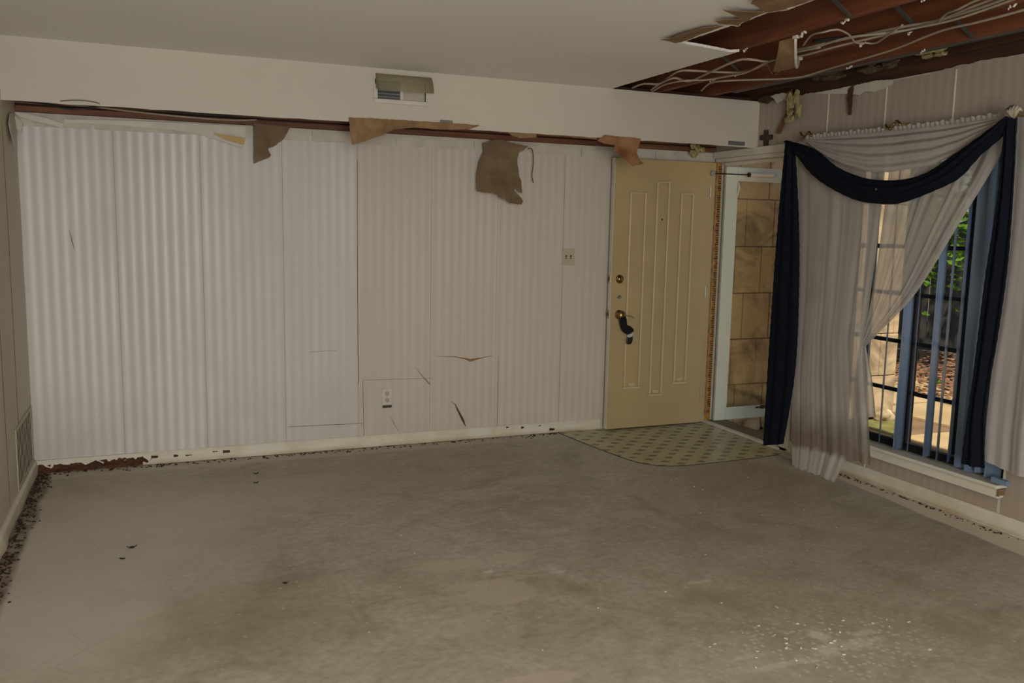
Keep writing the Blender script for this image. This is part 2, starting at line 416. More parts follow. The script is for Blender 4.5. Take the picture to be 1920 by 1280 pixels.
M = {}
M['paper_back'] = wallpaper('striped_wallpaper_back', 0, srgb(201, 196, 189), srgb(217, 214, 210), contrast=.9)
M['paper_aged'] = wallpaper('striped_wallpaper_yellowed', 0, srgb(196, 186, 173), srgb(207, 199, 188), contrast=.8)
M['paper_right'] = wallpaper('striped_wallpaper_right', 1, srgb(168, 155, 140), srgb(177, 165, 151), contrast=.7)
M['paper_left'] = wallpaper('striped_wallpaper_left', 1, srgb(196, 186, 166), srgb(206, 198, 182), contrast=.6)
M['drywall'] = pmat('painted_drywall', srgb(200, 192, 177), .75, .04, 1.4, bump=.1, bscale=220)
M['gypsum'] = pmat('bare_gypsum', srgb(206, 198, 182), .85, .10, 9, bump=.2)
M['ceiling'] = pmat('ceiling_paint', srgb(236, 233, 225), .8, .03, .9, bump=.12, bscale=260)
M['kraft'] = pmat('torn_brown_paper', srgb(152, 122, 88), .9, .16, 9, bump=.3, bscale=130, col2=srgb(112, 86, 58))
M['kraft_grey'] = pmat('torn_grey_brown_paper', srgb(132, 112, 86), .9, .18, 8, bump=.4, bscale=110, col2=srgb(100, 80, 58))
M['kraft_rust'] = pmat('rust_stained_paper', srgb(160, 122, 84), .9, .16, 9, bump=.3, bscale=130, col2=srgb(112, 70, 40))
M['kraft_dark'] = pmat('dark_brown_paper', srgb(92, 66, 44), .9, .2, 14, bump=.3)
M['peel_white'] = pmat('peeled_wallpaper_back', srgb(214, 208, 192), .7, .06, 7)
M['peel_tan'] = pmat('peeled_wallpaper_tan', srgb(205, 172, 112), .8, .12, 9)
M['white_paint'] = pmat('white_trim_paint', srgb(222, 216, 200), .45, .06, 5, bump=.08, bscale=90)
M['old_white'] = None
M['door_paint'] = pmat('mustard_cream_door_paint', srgb(180, 160, 118), .38, .05, 2.2, bump=.05, bscale=200)
M['door_moulding'] = pmat('highlit_worn_moulding_paint', srgb(198, 180, 142), .34, .05, 9)  # lighter than the door: highlights and worn edges put into the colour
M['door_edge'] = pmat('white_door_edge', srgb(214, 208, 196), .5, .08, 8)
M['storm_white'] = pmat('white_metal_paint', srgb(206, 208, 190), .35, .04, 5)
M['ochre'] = pmat('golden_lit_jamb_wood', srgb(192, 142, 46), .6, .25, 30, col2=srgb(104, 62, 20))  # golden light on the jamb wood is part of this colour
M['brass'] = pmat('brass', (.42, .30, .11), .28, .1, 40, metal=1.0)
M['chrome'] = pmat('dull_metal', (.42, .42, .40), .38, .1, 40, metal=.9)
M['strap'] = pmat('galvanised_strap', srgb(96, 96, 96), .55, .15, 30, metal=.5)
M['clip'] = pmat('grey_steel_clip', srgb(120, 122, 124), .5, .1, 30, metal=.4)
M['black_metal'] = pmat('black_metal', (.012, .012, .013), .45, .1, 20)
M['dark_rod'] = pmat('dark_rod', (.05, .035, .025), .35, .1, 20, metal=.5)
M['black_cloth'] = pmat('black_cloth', (.008, .008, .010), .95, .3, 60)
M['white_cloth'] = pmat('white_cloth', (.55, .52, .48), .9, .1, 50)
M['dark_tag'] = pmat('dark_tag', (.02, .02, .022), .5, .3, 90)
M['cord'] = pmat('tan_cord', (.25, .17, .08), .8, .1, 50)
M['plastic_white'] = pmat('white_plastic', srgb(206, 198, 184), .35, .04, 20)
M['plastic_ivory'] = pmat('ivory_plastic', srgb(186, 176, 150), .4, .06, 20)
M['dark_slot'] = pmat('dark_slot', (.02, .017, .012), .8, .1, 20)
M['cable_white'] = pmat('white_cable_sheath', srgb(176, 160, 138), .45, .12, 14)
M['cable_grey'] = pmat('grey_cable_sheath', srgb(120, 108, 96), .5, .12, 14)
M['cable_black'] = pmat('black_cable_sheath', (.016, .017, .018), .5, .1, 20)
M['navy'] = None
M['blind'] = pmat('slate_blue_vinyl', srgb(122, 143, 170), .38, .04, 4)
M['insul'] = pmat('yellow_fibre_insulation', srgb(184, 172, 122), .95, .2, 25, bump=.8, bscale=70, col2=srgb(112, 100, 68))
M['insul_dark'] = pmat('dark_fibre_insulation', srgb(104, 88, 62), .95, .3, 25, bump=.8, bscale=70)  # browner and darker than the yellow fibre
M['grille'] = pmat('cream_grille_paint', srgb(180, 172, 146), .5, .08, 12)
M['grille_dark'] = pmat('grille_shade', srgb(74, 70, 56), .8, .1, 12)
M['fin'] = pmat('grey_metal_fin', srgb(150, 148, 146), .5, .08, 12, metal=.2)
M['pillar_dirt'] = pmat('dirt', srgb(112, 84, 62), .95, .2, 3, bump=.5, bscale=30)
M['rot'] = pmat('rotten_wood', srgb(96, 62, 38), .95, .3, 24, (1, 1, 3), bump=.8, bscale=60, col2=srgb(44, 28, 18))
M['crumb'] = pmat('dark_debris', srgb(70, 48, 32), .95, .3, 90)
M['chip'] = pmat('white_paint_chip', srgb(214, 206, 192), .8, .05, 90)
M['leaf_dry'] = pmat('dry_leaf', srgb(190, 142, 106), .8, .25, 1.3, col2=srgb(112, 70, 46))
M['fence'] = pmat('weathered_dark_board', srgb(70, 64, 56), .9, .2, 6, (6, 6, .6), bump=.3)
M['bark'] = pmat('bark', srgb(86, 70, 54), .95, .25, 14, (1, 1, .3), bump=.9, bscale=30)
M['moss'] = pmat('mossy_ground', srgb(140, 134, 78), .95, .2, 9, bump=.6, bscale=50)
M['step'] = pmat('olive_sill', srgb(128, 112, 78), .7, .12, 9)
M['roof'] = pmat('roof_board', srgb(120, 104, 88), .9, .1, 4)
M['flag'] = pmat('tan_flagstone', srgb(212, 184, 138), .9, .09, 2.2, bump=.4, bscale=40, col2=srgb(184, 152, 108))
M['leaf_shine'] = None

def trim_paint():
    m = NT('aged_white_trim'); p = m.pos(); s = m.xyz(p)
    n = m.noise(p, 7, 5)
    c = m.mix(m.ramp(n, .35, .75, 0, .6), srgb(216, 210, 194), srgb(190, 176, 144))
    low = m.math('MULTIPLY', m.ramp(s[2], .035, .0), m.ramp(m.noise(p, 4, 3), .3, .6))
    c = m.mix(m.math('MULTIPLY', low, .7), c, srgb(150, 112, 52))
    chip = m.noise(m.scale(p, (1, 1, 2.5)), 26, 3)
    c = m.mix(m.ramp(chip, .70, .73), c, srgb(76, 54, 36))
    m.set(Base_Color=c, Roughness=.5); m.bump(n, .2, .003)
    return m.mat
M['old_white'] = trim_paint()

def navy():
    m = NT('navy_crinkle_cloth'); p = m.pos()
    w = m.noise(m.scale(p, (30, 30, 160)), 1.0, 3)
    c = m.mix(m.ramp(w, .3, .7), (.0030, .0045, .0095), (.0065, .0095, .018))
    m.set(Base_Color=c, Roughness=.85)
    m.b.inputs['Specular IOR Level'].default_value = .15
    m.bump(w, .6, .004)
    return m.mat
M['navy'] = navy()

def sheer(name, col, clear=.16, stain=False):
    m = NT(name); p = m.pos(); s = m.xyz(p)
    n = m.noise(m.scale(p, (1, 1, .15)), 14, 3)
    c = m.mix(m.ramp(n, .3, .7), col, tuple(v * .86 for v in col))
    n2 = m.noise(p, 5, 4)
    c = m.mix(m.ramp(n2, .52, .75, 0, .25), c, srgb(170, 150, 120))
    if stain:
        e = m.math('ADD', s[2], m.math('MULTIPLY', m.math('SUBTRACT', m.noise(m.scale(p, (1, 1, .3)), 9, 3), .5), .16))
        band = m.math('MULTIPLY', m.ramp(e, .135, .165), m.ramp(e, .46, .24))
        c = m.mix(m.math('MULTIPLY', band, .72), c, srgb(116, 96, 72))
    d = m.n('ShaderNodeBsdfDiffuse', {'Color': c})
    t = m.n('ShaderNodeBsdfTranslucent', {'Color': c})
    k = m.n('ShaderNodeMixShader', {0: .30, 1: d.outputs[0], 2: t.outputs[0]})
    tr = m.n('ShaderNodeBsdfTransparent')
    k2 = m.n('ShaderNodeMixShader', {0: clear, 1: k.outputs[0], 2: tr.outputs[0]})
    m.L.new(k2.outputs[0], m.out.inputs['Surface'])
    return m.mat
M['sheer'] = sheer('sheer_white_cloth', srgb(210, 203, 195), .17, True)
M['sheer_thick'] = sheer('sheer_white_cloth_folded', srgb(206, 199, 193), .06)

def glass(name, tint=(1, 1, 1), refl=1.0):
    m = NT(name)
    lw = m.n('ShaderNodeLayerWeight', {'Blend': .5})
    f = m.math('ADD', m.math('MULTIPLY', m.math('POWER', lw.outputs['Facing'], 5.0), .9), .035)
    t = m.n('ShaderNodeBsdfTransparent', {'Color': (*tint, 1)})
    g = m.n('ShaderNodeBsdfGlossy', {'Roughness': .03})
    k = m.n('ShaderNodeMixShader', {0: m.math('MULTIPLY', f, refl), 1: t.outputs[0], 2: g.outputs[0]})
    m.L.new(k.outputs[0], m.out.inputs['Surface'])
    return m.mat
M['glass'] = glass('window_glass', (.97, .98, .97))
M['storm_glass'] = glass('dusty_storm_glass', (.90, .88, .80), .8)
def smoked():
    m = NT('clear_smoked_plastic')
    d = m.n('ShaderNodeBsdfDiffuse', {'Color': (*srgb(176, 168, 142), 1)}); t = m.n('ShaderNodeBsdfTransparent', {'Color': (.86, .84, .74, 1)}); g = m.n('ShaderNodeBsdfGlossy', {'Roughness': .15})
    k = m.n('ShaderNodeMixShader', {0: .62, 1: d.outputs[0], 2: t.outputs[0]})
    k2 = m.n('ShaderNodeMixShader', {0: .05, 1: k.outputs[0], 2: g.outputs[0]})
    m.L.new(k2.outputs[0], m.out.inputs['Surface'])
    return m.mat
M['deflector'] = smoked()

def wood(name, a, b, axis, rough=.7):
    m = NT(name); p = m.pos()
    sc = [9, 9, 9]; sc[axis] = .55
    n = m.noise(m.scale(p, tuple(sc)), 2.6, 6, .6, .6)
    c = m.mix(m.ramp(n, .3, .7), a, b)
    big = m.noise(p, 1.3, 3)
    c = m.mix(m.ramp(big, .45, .75, 0, .5), c, tuple(v * .45 for v in b))
    m.set(Base_Color=c, Roughness=rough); m.bump(n, .25, .004)
    return m.mat
M['joist'] = wood('red_brown_joist_wood', srgb(136, 78, 46), srgb(96, 52, 30), 1)
M['plate'] = wood('red_brown_plate_wood', srgb(138, 90, 60), srgb(98, 60, 40), 0)
M['subfloor'] = wood('dark_subfloor_wood', srgb(88, 54, 36), srgb(52, 32, 22), 1)
M['ledger'] = wood('grey_ledger_wood', srgb(104, 106, 104), srgb(70, 68, 64), 1)
M['cross'] = wood('dark_cross_wood', srgb(60, 40, 28), srgb(36, 24, 18), 2, .5)

def concrete():
    m = NT('worn_concrete'); p = m.pos(); s = m.xyz(p)
    n1 = m.noise(p, .75, 5, .6, .3); n2 = m.noise(m.scale(p, (1, 1.2, 1)), 3.4, 7, .65, .8); n3 = m.noise(p, 28, 4)
    c = m.mix(m.ramp(n1, .36, .66), srgb(190, 183, 166), srgb(168, 160, 142))
    c = m.mix(m.ramp(n2, .47, .62, 0, .6), c, srgb(202, 195, 180))
    c = m.mix(m.ramp(n2, .46, .32, 0, .6), c, srgb(144, 133, 112))
    c = m.mix(m.ramp(n3, .38, .66, 0, .42), c, srgb(146, 136, 118))
    n4 = m.noise(m.scale(p, (1, 2.2, 1)), 9, 6, .7, 1.0)
    c = m.mix(m.ramp(n4, .56, .70, 0, .26), c, srgb(206, 198, 184))
    c = m.mix(m.ramp(n4, .42, .30, 0, .22), c, srgb(128, 114, 94))
    # brown glue stains, pale trowelled patches (ellipses with rough rims)
    def blob(cx, cy, rx, ry, soft=.5, warp=.5, ws=5.0):
        dx = m.math('DIVIDE', m.math('SUBTRACT', s[0], cx), rx); dy = m.math('DIVIDE', m.math('SUBTRACT', s[1], cy), ry)
        d = m.math('SQRT', m.math('ADD', m.math('MULTIPLY', dx, dx), m.math('MULTIPLY', dy, dy)))
        d = m.math('ADD', d, m.math('MULTIPLY', m.math('SUBTRACT', m.noise(p, ws, 5, .65), .5), warp * 2))
        return m.ramp(d, 1.0 + soft / 2, 1.0 - soft / 2)
    for cx, cy, rx, ry, k, col in ((.24, 3.36, .40, .28, .5, srgb(158, 140, 108)), (-.35, 5.15, .30, .45, .35, srgb(170, 152, 122)), (2.9, 3.2, .9, .8, .35, srgb(150, 134, 112)),
                                   (.9, 5.2, 1.2, .4, .35, srgb(150, 136, 112)), (3.3, 4.3, .5, .45, .45, srgb(142, 126, 104)), (-.36, 4.10, .12, .10, .5, srgb(146, 138, 124)),
                                   (-.33, 4.72, .16, .13, .45, srgb(146, 138, 124))):
        c = m.mix(m.math('MULTIPLY', blob(cx, cy, rx, ry, .9, .7, 3.0), k), c, col)
    for cx, cy, rx, ry, k in ((1.313, 3.244, .15, .12, .75), (1.50, 3.59, .12, .07, .6), (1.20, 3.60, .16, .06, .6), (1.12, 2.94, .14, .16, .3), (-.12, 3.57, .11, .09, .55),
                              (1.30, 3.36, .20, .03, .55), (2.35, 3.95, .14, .06, .35), (2.08, 4.72, .18, .05, .35), (1.13, 2.53, .18, .05, .9)):
        c = m.mix(m.math('MULTIPLY', blob(cx, cy, rx, ry, .15, .45, 11.0), k), c, srgb(196, 182, 166))
    for cx, cy, rx, ry, k in ((-.28, 4.40, .60, .85, .75), (-.42, 3.55, .32, .45, .7), (.35, 4.9, .6, .35, .35)):
        c = m.mix(m.math('MULTIPLY', blob(cx, cy, rx, ry, 1.0, .5, 2.5), k), c, srgb(208, 201, 188))
    # unpainted pale margins along the walls
    wob = m.math('MULTIPLY', m.math('SUBTRACT', m.noise(p, 3.0, 4), .5), .05)
    mr = m.ramp(m.math('ADD', m.math('SUBTRACT', s[0], m.math('MULTIPLY', s[1], .07)), wob), 3.635, 3.65)
    c = m.mix(m.math('MULTIPLY', mr, .85), c, srgb(222, 211, 194))
    mb = m.ramp(m.math('ADD', s[1], wob), 5.60, 5.64)
    c = m.mix(m.math('MULTIPLY', mb, .5), c, srgb(202, 192, 174))
    ml = m.ramp(m.math('ADD', s[0], m.math('MULTIPLY', wob, 2.0)), -.585, -.61)
    c = m.mix(m.math('MULTIPLY', ml, m.ramp(m.noise(p, 12, 4), .25, .6, .35, .85)), c, srgb(96, 72, 54))
    # paint specks, denser where the spatter lies
    v = m.n('ShaderNodeTexVoronoi', {'Vector': p, 'Scale': 11.0, 'Randomness': 1.0}, voronoi_dimensions='2D')
    vn = m.n('ShaderNodeTexVoronoi', {'Vector': p, 'Scale': 38.0, 'Randomness': 1.0}, voronoi_dimensions='2D')
    rim = m.math('MULTIPLY', m.math('SUBTRACT', m.noise(p, 45, 4), .5), .35)
    spk = m.ramp(m.math('ADD', v.outputs['Distance'], rim), .085, .055)
    keep = m.math('GREATER_THAN', m.xyz(v.outputs['Color'])[0], .74)
    c = m.mix(m.math('MULTIPLY', m.math('MULTIPLY', spk, keep), .75), c, srgb(196, 186, 168))
    sp = blob(2.28, 2.38, .42, .26, 1.1, .6, 6.0)
    spk2 = m.math('MULTIPLY', m.ramp(m.math('ADD', vn.outputs['Distance'], rim), .36, .28), m.math('GREATER_THAN', m.xyz(vn.outputs['Color'])[1], .76))
    c = m.mix(m.math('MULTIPLY', m.math('MULTIPLY', spk2, sp), .85), c, srgb(214, 206, 192))
    c = m.mix(m.math('MULTIPLY', sp, .22), c, srgb(176, 166, 150))
    for cx, cy, rx, ry, k in ((2.31, 2.46, .035, .05, .9), (2.40, 2.36, .11, .035, .7), (2.26, 2.36, .05, .04, .85), (2.02, 2.33, .13, .018, .6), (2.50, 2.42, .05, .02, .7), (1.95, 2.42, .07, .015, .6), (1.34, 3.47, .03, .015, .9), (1.64, 3.36, .03, .012, .8), (2.18, 3.05, .05, .014, .6)):
        c = m.mix(m.math('MULTIPLY', blob(cx, cy, rx, ry, .9, 1.7, 34.0), k * .8), c, srgb(216, 208, 196))
    sp3 = m.math('MULTIPLY', blob(2.9, 2.75, .4, .25, 1.2, .8, 4.0), m.ramp(m.noise(p, 42, 4), .56, .66))
    c = m.mix(m.math('MULTIPLY', sp3, .6), c, srgb(190, 182, 166))
    # thin scratches
    wv = m.n('ShaderNodeTexVoronoi', {'Vector': p, 'Scale': 1.3}, voronoi_dimensions='2D', feature='DISTANCE_TO_EDGE')
    c = m.mix(m.math('MULTIPLY', m.ramp(wv.outputs['Distance'], .006, .002), m.ramp(m.noise(p, 2.1, 2), .5, .62, 0, .14)), c, srgb(90, 80, 66))
    m.set(Base_Color=c, Roughness=m.ramp(n2, .3, .7, .55, .8))
    m.b.inputs['Specular IOR Level'].default_value = .3
    m.bump(m.math('ADD', n2, m.math('MULTIPLY', n3, .3)), .08, .005)
    return m.mat
M['concrete'] = concrete()

def vinyl():
    m = NT('patterned_entry_vinyl'); p = m.pos(); s = m.xyz(p)
    def dia(ox, oy, hx=.045, hy=.030):
        a = m.math('ABSOLUTE', m.math('SUBTRACT', m.math('FRACT', m.math('DIVIDE', m.math('ADD', s[0], 10 + ox), .155)), .5))
        b = m.math('ABSOLUTE', m.math('SUBTRACT', m.math('FRACT', m.math('DIVIDE', m.math('ADD', s[1], 10 + oy), .155)), .5))
        d = m.math('ADD', m.math('DIVIDE', m.math('MULTIPLY', a, .155), hx), m.math('DIVIDE', m.math('MULTIPLY', b, .155), hy))
        return m.ramp(d, 1.0, .85)
    d = m.math('MAXIMUM', dia(0, 0), dia(.0775, .0775))
    n = m.noise(p, 5, 5)
    c = m.mix(m.ramp(n, .3, .7), srgb(200, 192, 154), srgb(178, 170, 134))
    c = m.mix(m.math('MULTIPLY', d, .85), c, srgb(96, 99, 92))
    sc = m.noise(m.scale(p, (1, .4, 1)), 18, 5)
    c = m.mix(m.ramp(sc, .55, .75, 0, .3), c, srgb(176, 168, 140))
    m.set(Base_Color=c, Roughness=.32)
    m.b.inputs['Specular IOR Level'].default_value = .35
    return m.mat
M['vinyl'] = vinyl()

def stone():
    m = NT('tan_wall_block'); p = m.pos()
    n = m.noise(m.scale(p, (1, 1, 1.2)), 2.3, 5, .6, 1.2)
    n2 = m.noise(p, 16, 4)
    c = m.mix(m.ramp(n2, .3, .7, 0, .5), srgb(232, 206, 166), srgb(208, 178, 140))
    c = m.mix(m.ramp(n, .48, .66, 0, .75), c, srgb(124, 106, 82))  # dark blotches: tree shadows put into the block colour
    m.set(Base_Color=c, Roughness=.9); m.bump(n2, .4, .006)
    return m.mat
M['stone'] = stone()

def leaf():
    m = NT('green_leaf'); p = m.pos()
    n = m.noise(p, 3, 3)
    c = m.mix(m.ramp(n, .3, .7), srgb(120, 160, 52), srgb(70, 112, 34))
    d = m.n('ShaderNodeBsdfDiffuse', {'Color': c}); t = m.n('ShaderNodeBsdfTranslucent', {'Color': c})
    k = m.n('ShaderNodeMixShader', {0: .4, 1: d.outputs[0], 2: t.outputs[0]})
    m.L.new(k.outputs[0], m.out.inputs['Surface'])
    return m.mat
M['leaf'] = leaf()
M['deck_grey'] = pmat('grey_soil', srgb(150, 120, 92), .95, .15, 4, bump=.5, bscale=40)
# ================================================================== ROOM SHELL
ROOM_BACK = -2.4
fl = MB().box(XL - .2, XR + .18, ROOM_BACK - .2, D + .2, -.12, 0).build('floor', M['concrete'], label='worn bare concrete floor with brown glue stains and white paint specks', cat='floor', kind='structure')

# ---- ceiling: plasterboard with a large torn hole at its window side, joists and subfloor above
ce = root('ceiling', (1.5, 2, H), 'painted ceiling torn open over the window, showing red brown joists', 'ceiling', kind='structure')
hole = list(CEIL_HOLE)
outline = [(XL - .01, DS), (XL - .01, ROOM_BACK), (XR, ROOM_BACK), (XR, 1.1), (2.50, 1.15), (2.47, 2.0)] + hole[::-1] + [(2.865, DS)]
MB().sheet([p for p in outline], lambda u, v, w: (u, v, H + w), .013, .6, .003).build('plasterboard', [M['ceiling']], ce)
for x in (2.462, 2.868, 3.268, 3.672):
    MB().box(x - .019, x + .019, 1.0, D, H + .014, H + .25, b=.003).build('joist', M['joist'], ce)
MB().box(3.691, 3.735, 1.0, 5.1, H + .012, H + .19, b=.003).build('ledger', M['ledger'], ce, label='grey board against the last joist')
for k, (x0, x1) in enumerate(((2.2, 2.66), (2.668, 3.13), (3.138, 3.60), (3.608, 4.07), (4.078, 4.25))):
    MB().box(x0, x1, 1.0, D + .1, H + .252, H + .272).build('subfloor_board', M['subfloor'], ce)
MB().box(4.03, 4.068, 1.0, DS + .5, H + .05, H + .25, b=.002).build('rim_joist', M['subfloor'], ce)
def strap(a, b):
    a, b = Vector(a), Vector(b); d = b - a
    n = d.cross(Vector((0, 1, 0))).normalized()
    mb = MB(); y = Vector((0, .011, 0)); t = n * .002
    p = [a - y - t, a + y - t, b + y - t, b - y - t, a - y + t, a + y + t, b + y + t, b - y + t]
    mb.add(p, [(0, 3, 2, 1), (4, 5, 6, 7), (0, 1, 5, 4), (1, 2, 6, 5), (2, 3, 7, 6), (3, 0, 4, 7)])
    mb.build('metal_strap', M['strap'], ce)
for y, (xa, xb) in ((3.10, (2.481, 2.849)), (3.12, (2.887, 3.249)), (3.16, (3.287, 3.653)), (4.42, (2.887, 3.249))):
    strap((xa, y, H + .235), (xb, y, H + .012)); strap((xa, y + .05, H + .012), (xb, y + .05, H + .235))
# nub ends of snapped plasterboard fixings on the joist undersides
for k, (x, y) in enumerate(NUBS):
    mb = MB()
    xx = min((2.462, 2.868, 3.268, 3.672), key=lambda q: abs(q - x))
    for j in range(3):
        a = random.uniform(0, 6.28); r = random.uniform(.003, .007)
        mb.box(-r, r, -r * 1.6, r * 1.6, -r * .8, r * .8, M=Matrix.Translation((xx + .006 * math.cos(a), y + .014 * j - .014, H + .010 - .004 * j)) @ Matrix.Rotation(a, 4, 'Z') @ Matrix.Rotation(a * 2, 4, 'X'), b=.003)
    mb.build('plaster_crumb', M['chip'], ce)

# ---- soffit along the back wall
so = root('wall_soffit', (1.7, DS, ZS), 'painted boxed soffit across the back wall, its underside torn off', 'soffit', kind='structure')
mb = MB()
n = 60
jag = [(XL + (XR - XL) * i / n, ZS + random.uniform(-.003, .002)) for i in range(n + 1)]
mb.prism(jag + [(XR, H), (XL, H)], lambda u, v, w: (u, DS + w, v), .013)
mb.build('front_panel', M['drywall'], so)
MB().box(XL, XR, DS + .015, DS + .053, ZS + .03, ZS + .068).build('nailer', M['plate'], so)
for i in range(8):
    x = -.45 + i * .61
    MB().box(x - .019, x + .019, DS + .055, D - .05, ZS + .05, ZS + .09).build('cross_piece', M['plate'], so)
MB().box(XL, XR, DS + .1, D, H + .02, H + .035).build('soffit_lid', M['subfloor'], so)

# ---- back wall
wb = root('wall_back', (1.7, D, 0), 'long back wall papered in white vertical stripes, torn along the top', 'wall', kind='structure')
MB().box(XL - .2, XR + .2, D + .004, D + .14, 0, 2.122).build('wall_core', M['gypsum'], wb)
MB().box(XL - .2, XR + .2, D + .03, D + .14, 2.124, 2.7).build('dark_upper_wall', M['subfloor'], wb)
MB().box(XL, XR, D - .012, D + .028, 2.124, 2.158, b=.003).build('top_plate', M['plate'], wb)
MB().box(XL, XR, D - .004, D + .028, 2.168, 2.205, b=.003).build('upper_plate', M['plate'], wb)
# torn plasterboard left above the wallpaper
x = XL + .02; k = 0
while x < 3.9:
    L = random.uniform(.35, .8); x1 = min(x + L, 4.0)
    pts = [(x, 2.045)]
    m = int((x1 - x) / .05)
    pts += [(x1, 2.045)] + [(x1 - (x1 - x) * i / m, 2.098 + random.uniform(-.012, .02)) for i in range(m + 1)]
    MB().prism(pts, lambda u, v, w: (u, D - .001 - w, v), .006).build('plaster_remnant', M['gypsum'], wb)
    x = x1 + random.uniform(.0, .03)
seams = [XL + .003, -.198, .287, .78, 1.261, 1.772, 2.26, 2.778, 3.27, 4.05]
TOPB = [(-.7, 2.062), (-.2, 2.068), (.2, 2.066), (.56, 2.075), (.8, 2.08), (1.1, 2.078), (1.26, 2.064), (1.6, 2.062), (1.78, 2.058), (2.0, 2.05), (2.5, 2.072), (2.8, 2.068), (3.0, 2.055), (3.15, 2.045), (4.1, 2.04)]
for i, (a, b) in enumerate(zip(seams, seams[1:])):
    m = max(4, int((b - a) / .03))
    top = [(b - .001 - (b - a - .002) * j / m, interp(TOPB, b - (b - a) * j / m) + random.uniform(-.004, .004)) for j in range(m + 1)]
    lift = (.0, .0008, .0)[i % 3]
    MB().prism([(a + .001, .055), (b - .001, .055)] + top, lambda u, v, w: (u, D - lift - w + .003, v), .003).build('wallpaper_strip', M['paper_back'] if b < 1.3 else M['paper_aged'], wb)
def hairline(pts, w, mat, name='paper_crack', axis='y', off=.0012):
    P = [Vector(p) for p in pts]; mb = MB()
    up, dn = [], []
    for i, p in enumerate(P):
        t = (P[min(i + 1, len(P) - 1)] - P[max(i - 1, 0)]).normalized(); nrm = Vector((-t.y, t.x))
        ww = w[i] if isinstance(w, (list, tuple)) else w
        up.append(p + nrm * ww); dn.append(p - nrm * ww)
    poly = [tuple(q) for q in up + dn[::-1]]
    if axis == 'y': mb.prism(poly, lambda u, v, q: (u, D - .0008 - q, v), off)
    elif axis == 'l': mb.prism(poly, lambda u, v, q: (XL + .0008 + q, u, v), off)
    return mb.build(name, mat, wb if axis == 'y' else wl)
M['seam'] = pmat('faint_paper_seam', srgb(160, 148, 132), .8, .1, 60)
M['crack'] = pmat('tan_paper_crack', srgb(150, 112, 72), .8, .2, 60)
M['crack_dark'] = pmat('brown_paper_crack', srgb(96, 72, 48), .8, .2, 60)
hairline([(1.808, .614), (1.942, .607), (2.022, .592), (2.07, .575), (2.143, .588), (2.245, .604)], [.0008, .002, .004, .010, .003, .0008], M['crack'])
hairline([(1.926, .287), (1.96, .262), (1.995, .19), (2.019, .145), (2.04, .098)], [.0008, .003, .007, .009, .002], M['crack_dark'])
hairline([(1.955, .25), (1.985, .20), (2.0, .17)], [.0006, .002, .0006], M['crack'])
hairline([(1.662, .545), (1.72, .474), (1.771, .418)], [.0008, .0025, .004], M['crack'])
hairline([(1.491, .2), (1.52, .14), (1.548, .097)], [.0008, .0016, .001], M['crack_dark'])
hairline([(.793, .181), (1.05, .176), (1.293, .170)], .0012, M['crack_dark'])
hairline([(.938, .677), (1.121, .681)], .0009, M['crack'])
hairline([(1.294, .47), (1.786, .461)], .0010, M['crack'])
hairline([(-.452, 1.454), (-.440, 1.395), (-.428, 1.335)], [.0006, .002, .0006], M['crack_dark'])
hairline([(1.264, .45), (1.262, 1.0), (1.262, 1.5), (1.264, 1.94)], [.002, .0022, .0016, .002], M['crack'])
hairline([(1.302, .05), (1.298, .30), (1.294, .465)], .0016, M['crack'])
hairline([(2.286, .60), (2.284, .08)], .0012, M['crack'])
for a in (-.198, .287, .78, 1.772, 2.778): hairline([(a, .06), (a + .001, 1.0), (a, 2.05)], .0006, M['seam'], 'paper_seam')

# ---- left wall
wl = root('wall_left', (XL, 2, 0), 'narrow slice of papered left wall with peeling tan seams', 'wall', kind='structure')
MB().box(XL - .16, XL - .004, ROOM_BACK, D + .004, 0, 2.7).build('wall_core', M['gypsum'], wl)
ys = [D - .004, 5.30, 4.815, 4.33, 3.845, 3.36, 2.4, 1.2, 0, -1.2, ROOM_BACK]
for a, b in zip(ys, ys[1:]):
    MB().box(XL - .0035, XL, b + .001, a - .001, .05, 2.44).build('wallpaper_strip', M['paper_left'], wl)
hairline([(5.24, .3), (5.26, 1.0), (5.27, 1.6), (5.262, 2.0)], [.003, .004, .004, .0025], M['crack'], 'paper_seam', 'l')
hairline([(4.82, .1), (4.822, .6), (4.82, 1.2), (4.815, 2.2)], [.004, .006, .004, .003], M['crack'], 'paper_seam', 'l')
hairline([(4.42, .1), (4.43, .9), (4.43, 1.6)], [.003, .005, .003], M['crack'], 'paper_seam', 'l')

# ---- right wall: entry door opening y 4.84..5.745, window opening y 3.10..4.44
DY0, DY1, DZ = 4.84, 5.745, 2.045
WY0, WY1, WZ0, WZ1 = 3.10, 4.44, .25, 2.05
wr = root('wall_right', (XR, 3, 0), 'right wall papered in faint beige stripes around the window and door', 'wall', kind='structure')
mb = MB()
X0, X1 = XR + .004, XR + .18
for (a, b, c, d) in ((ROOM_BACK, WY0, 0, 2.43), (WY0, WY1, 0, WZ0), (WY0, WY1, WZ1, 2.43), (WY1, DY0, 0, 2.43), (DY0, D + .004, DZ + .03, 2.43)):
    mb.box(X0, X1, a, b, c, d)
mb.build('wall_core', M['gypsum'], wr)
MB().box(XR + .02, X1, ROOM_BACK, D + .1, 2.432, 2.72).build('rim_board', M['subfloor'], wr)
MB().box(X0, X1, 5.786, D + .004, 0, DZ + .028).build('wall_end', M['gypsum'], wr)
cuts = sorted(set([D - .004, 5.545, 5.06, 4.575, 4.09, 3.605, 3.12, 2.635, 2.15, .9, -.8, ROOM_BACK, WY0, WY1, DY0 - .05, DY1]))
WT = sorted([(y, z) for y, z in WALL_TOP] + [(-3, 2.44), (6, 2.46)])
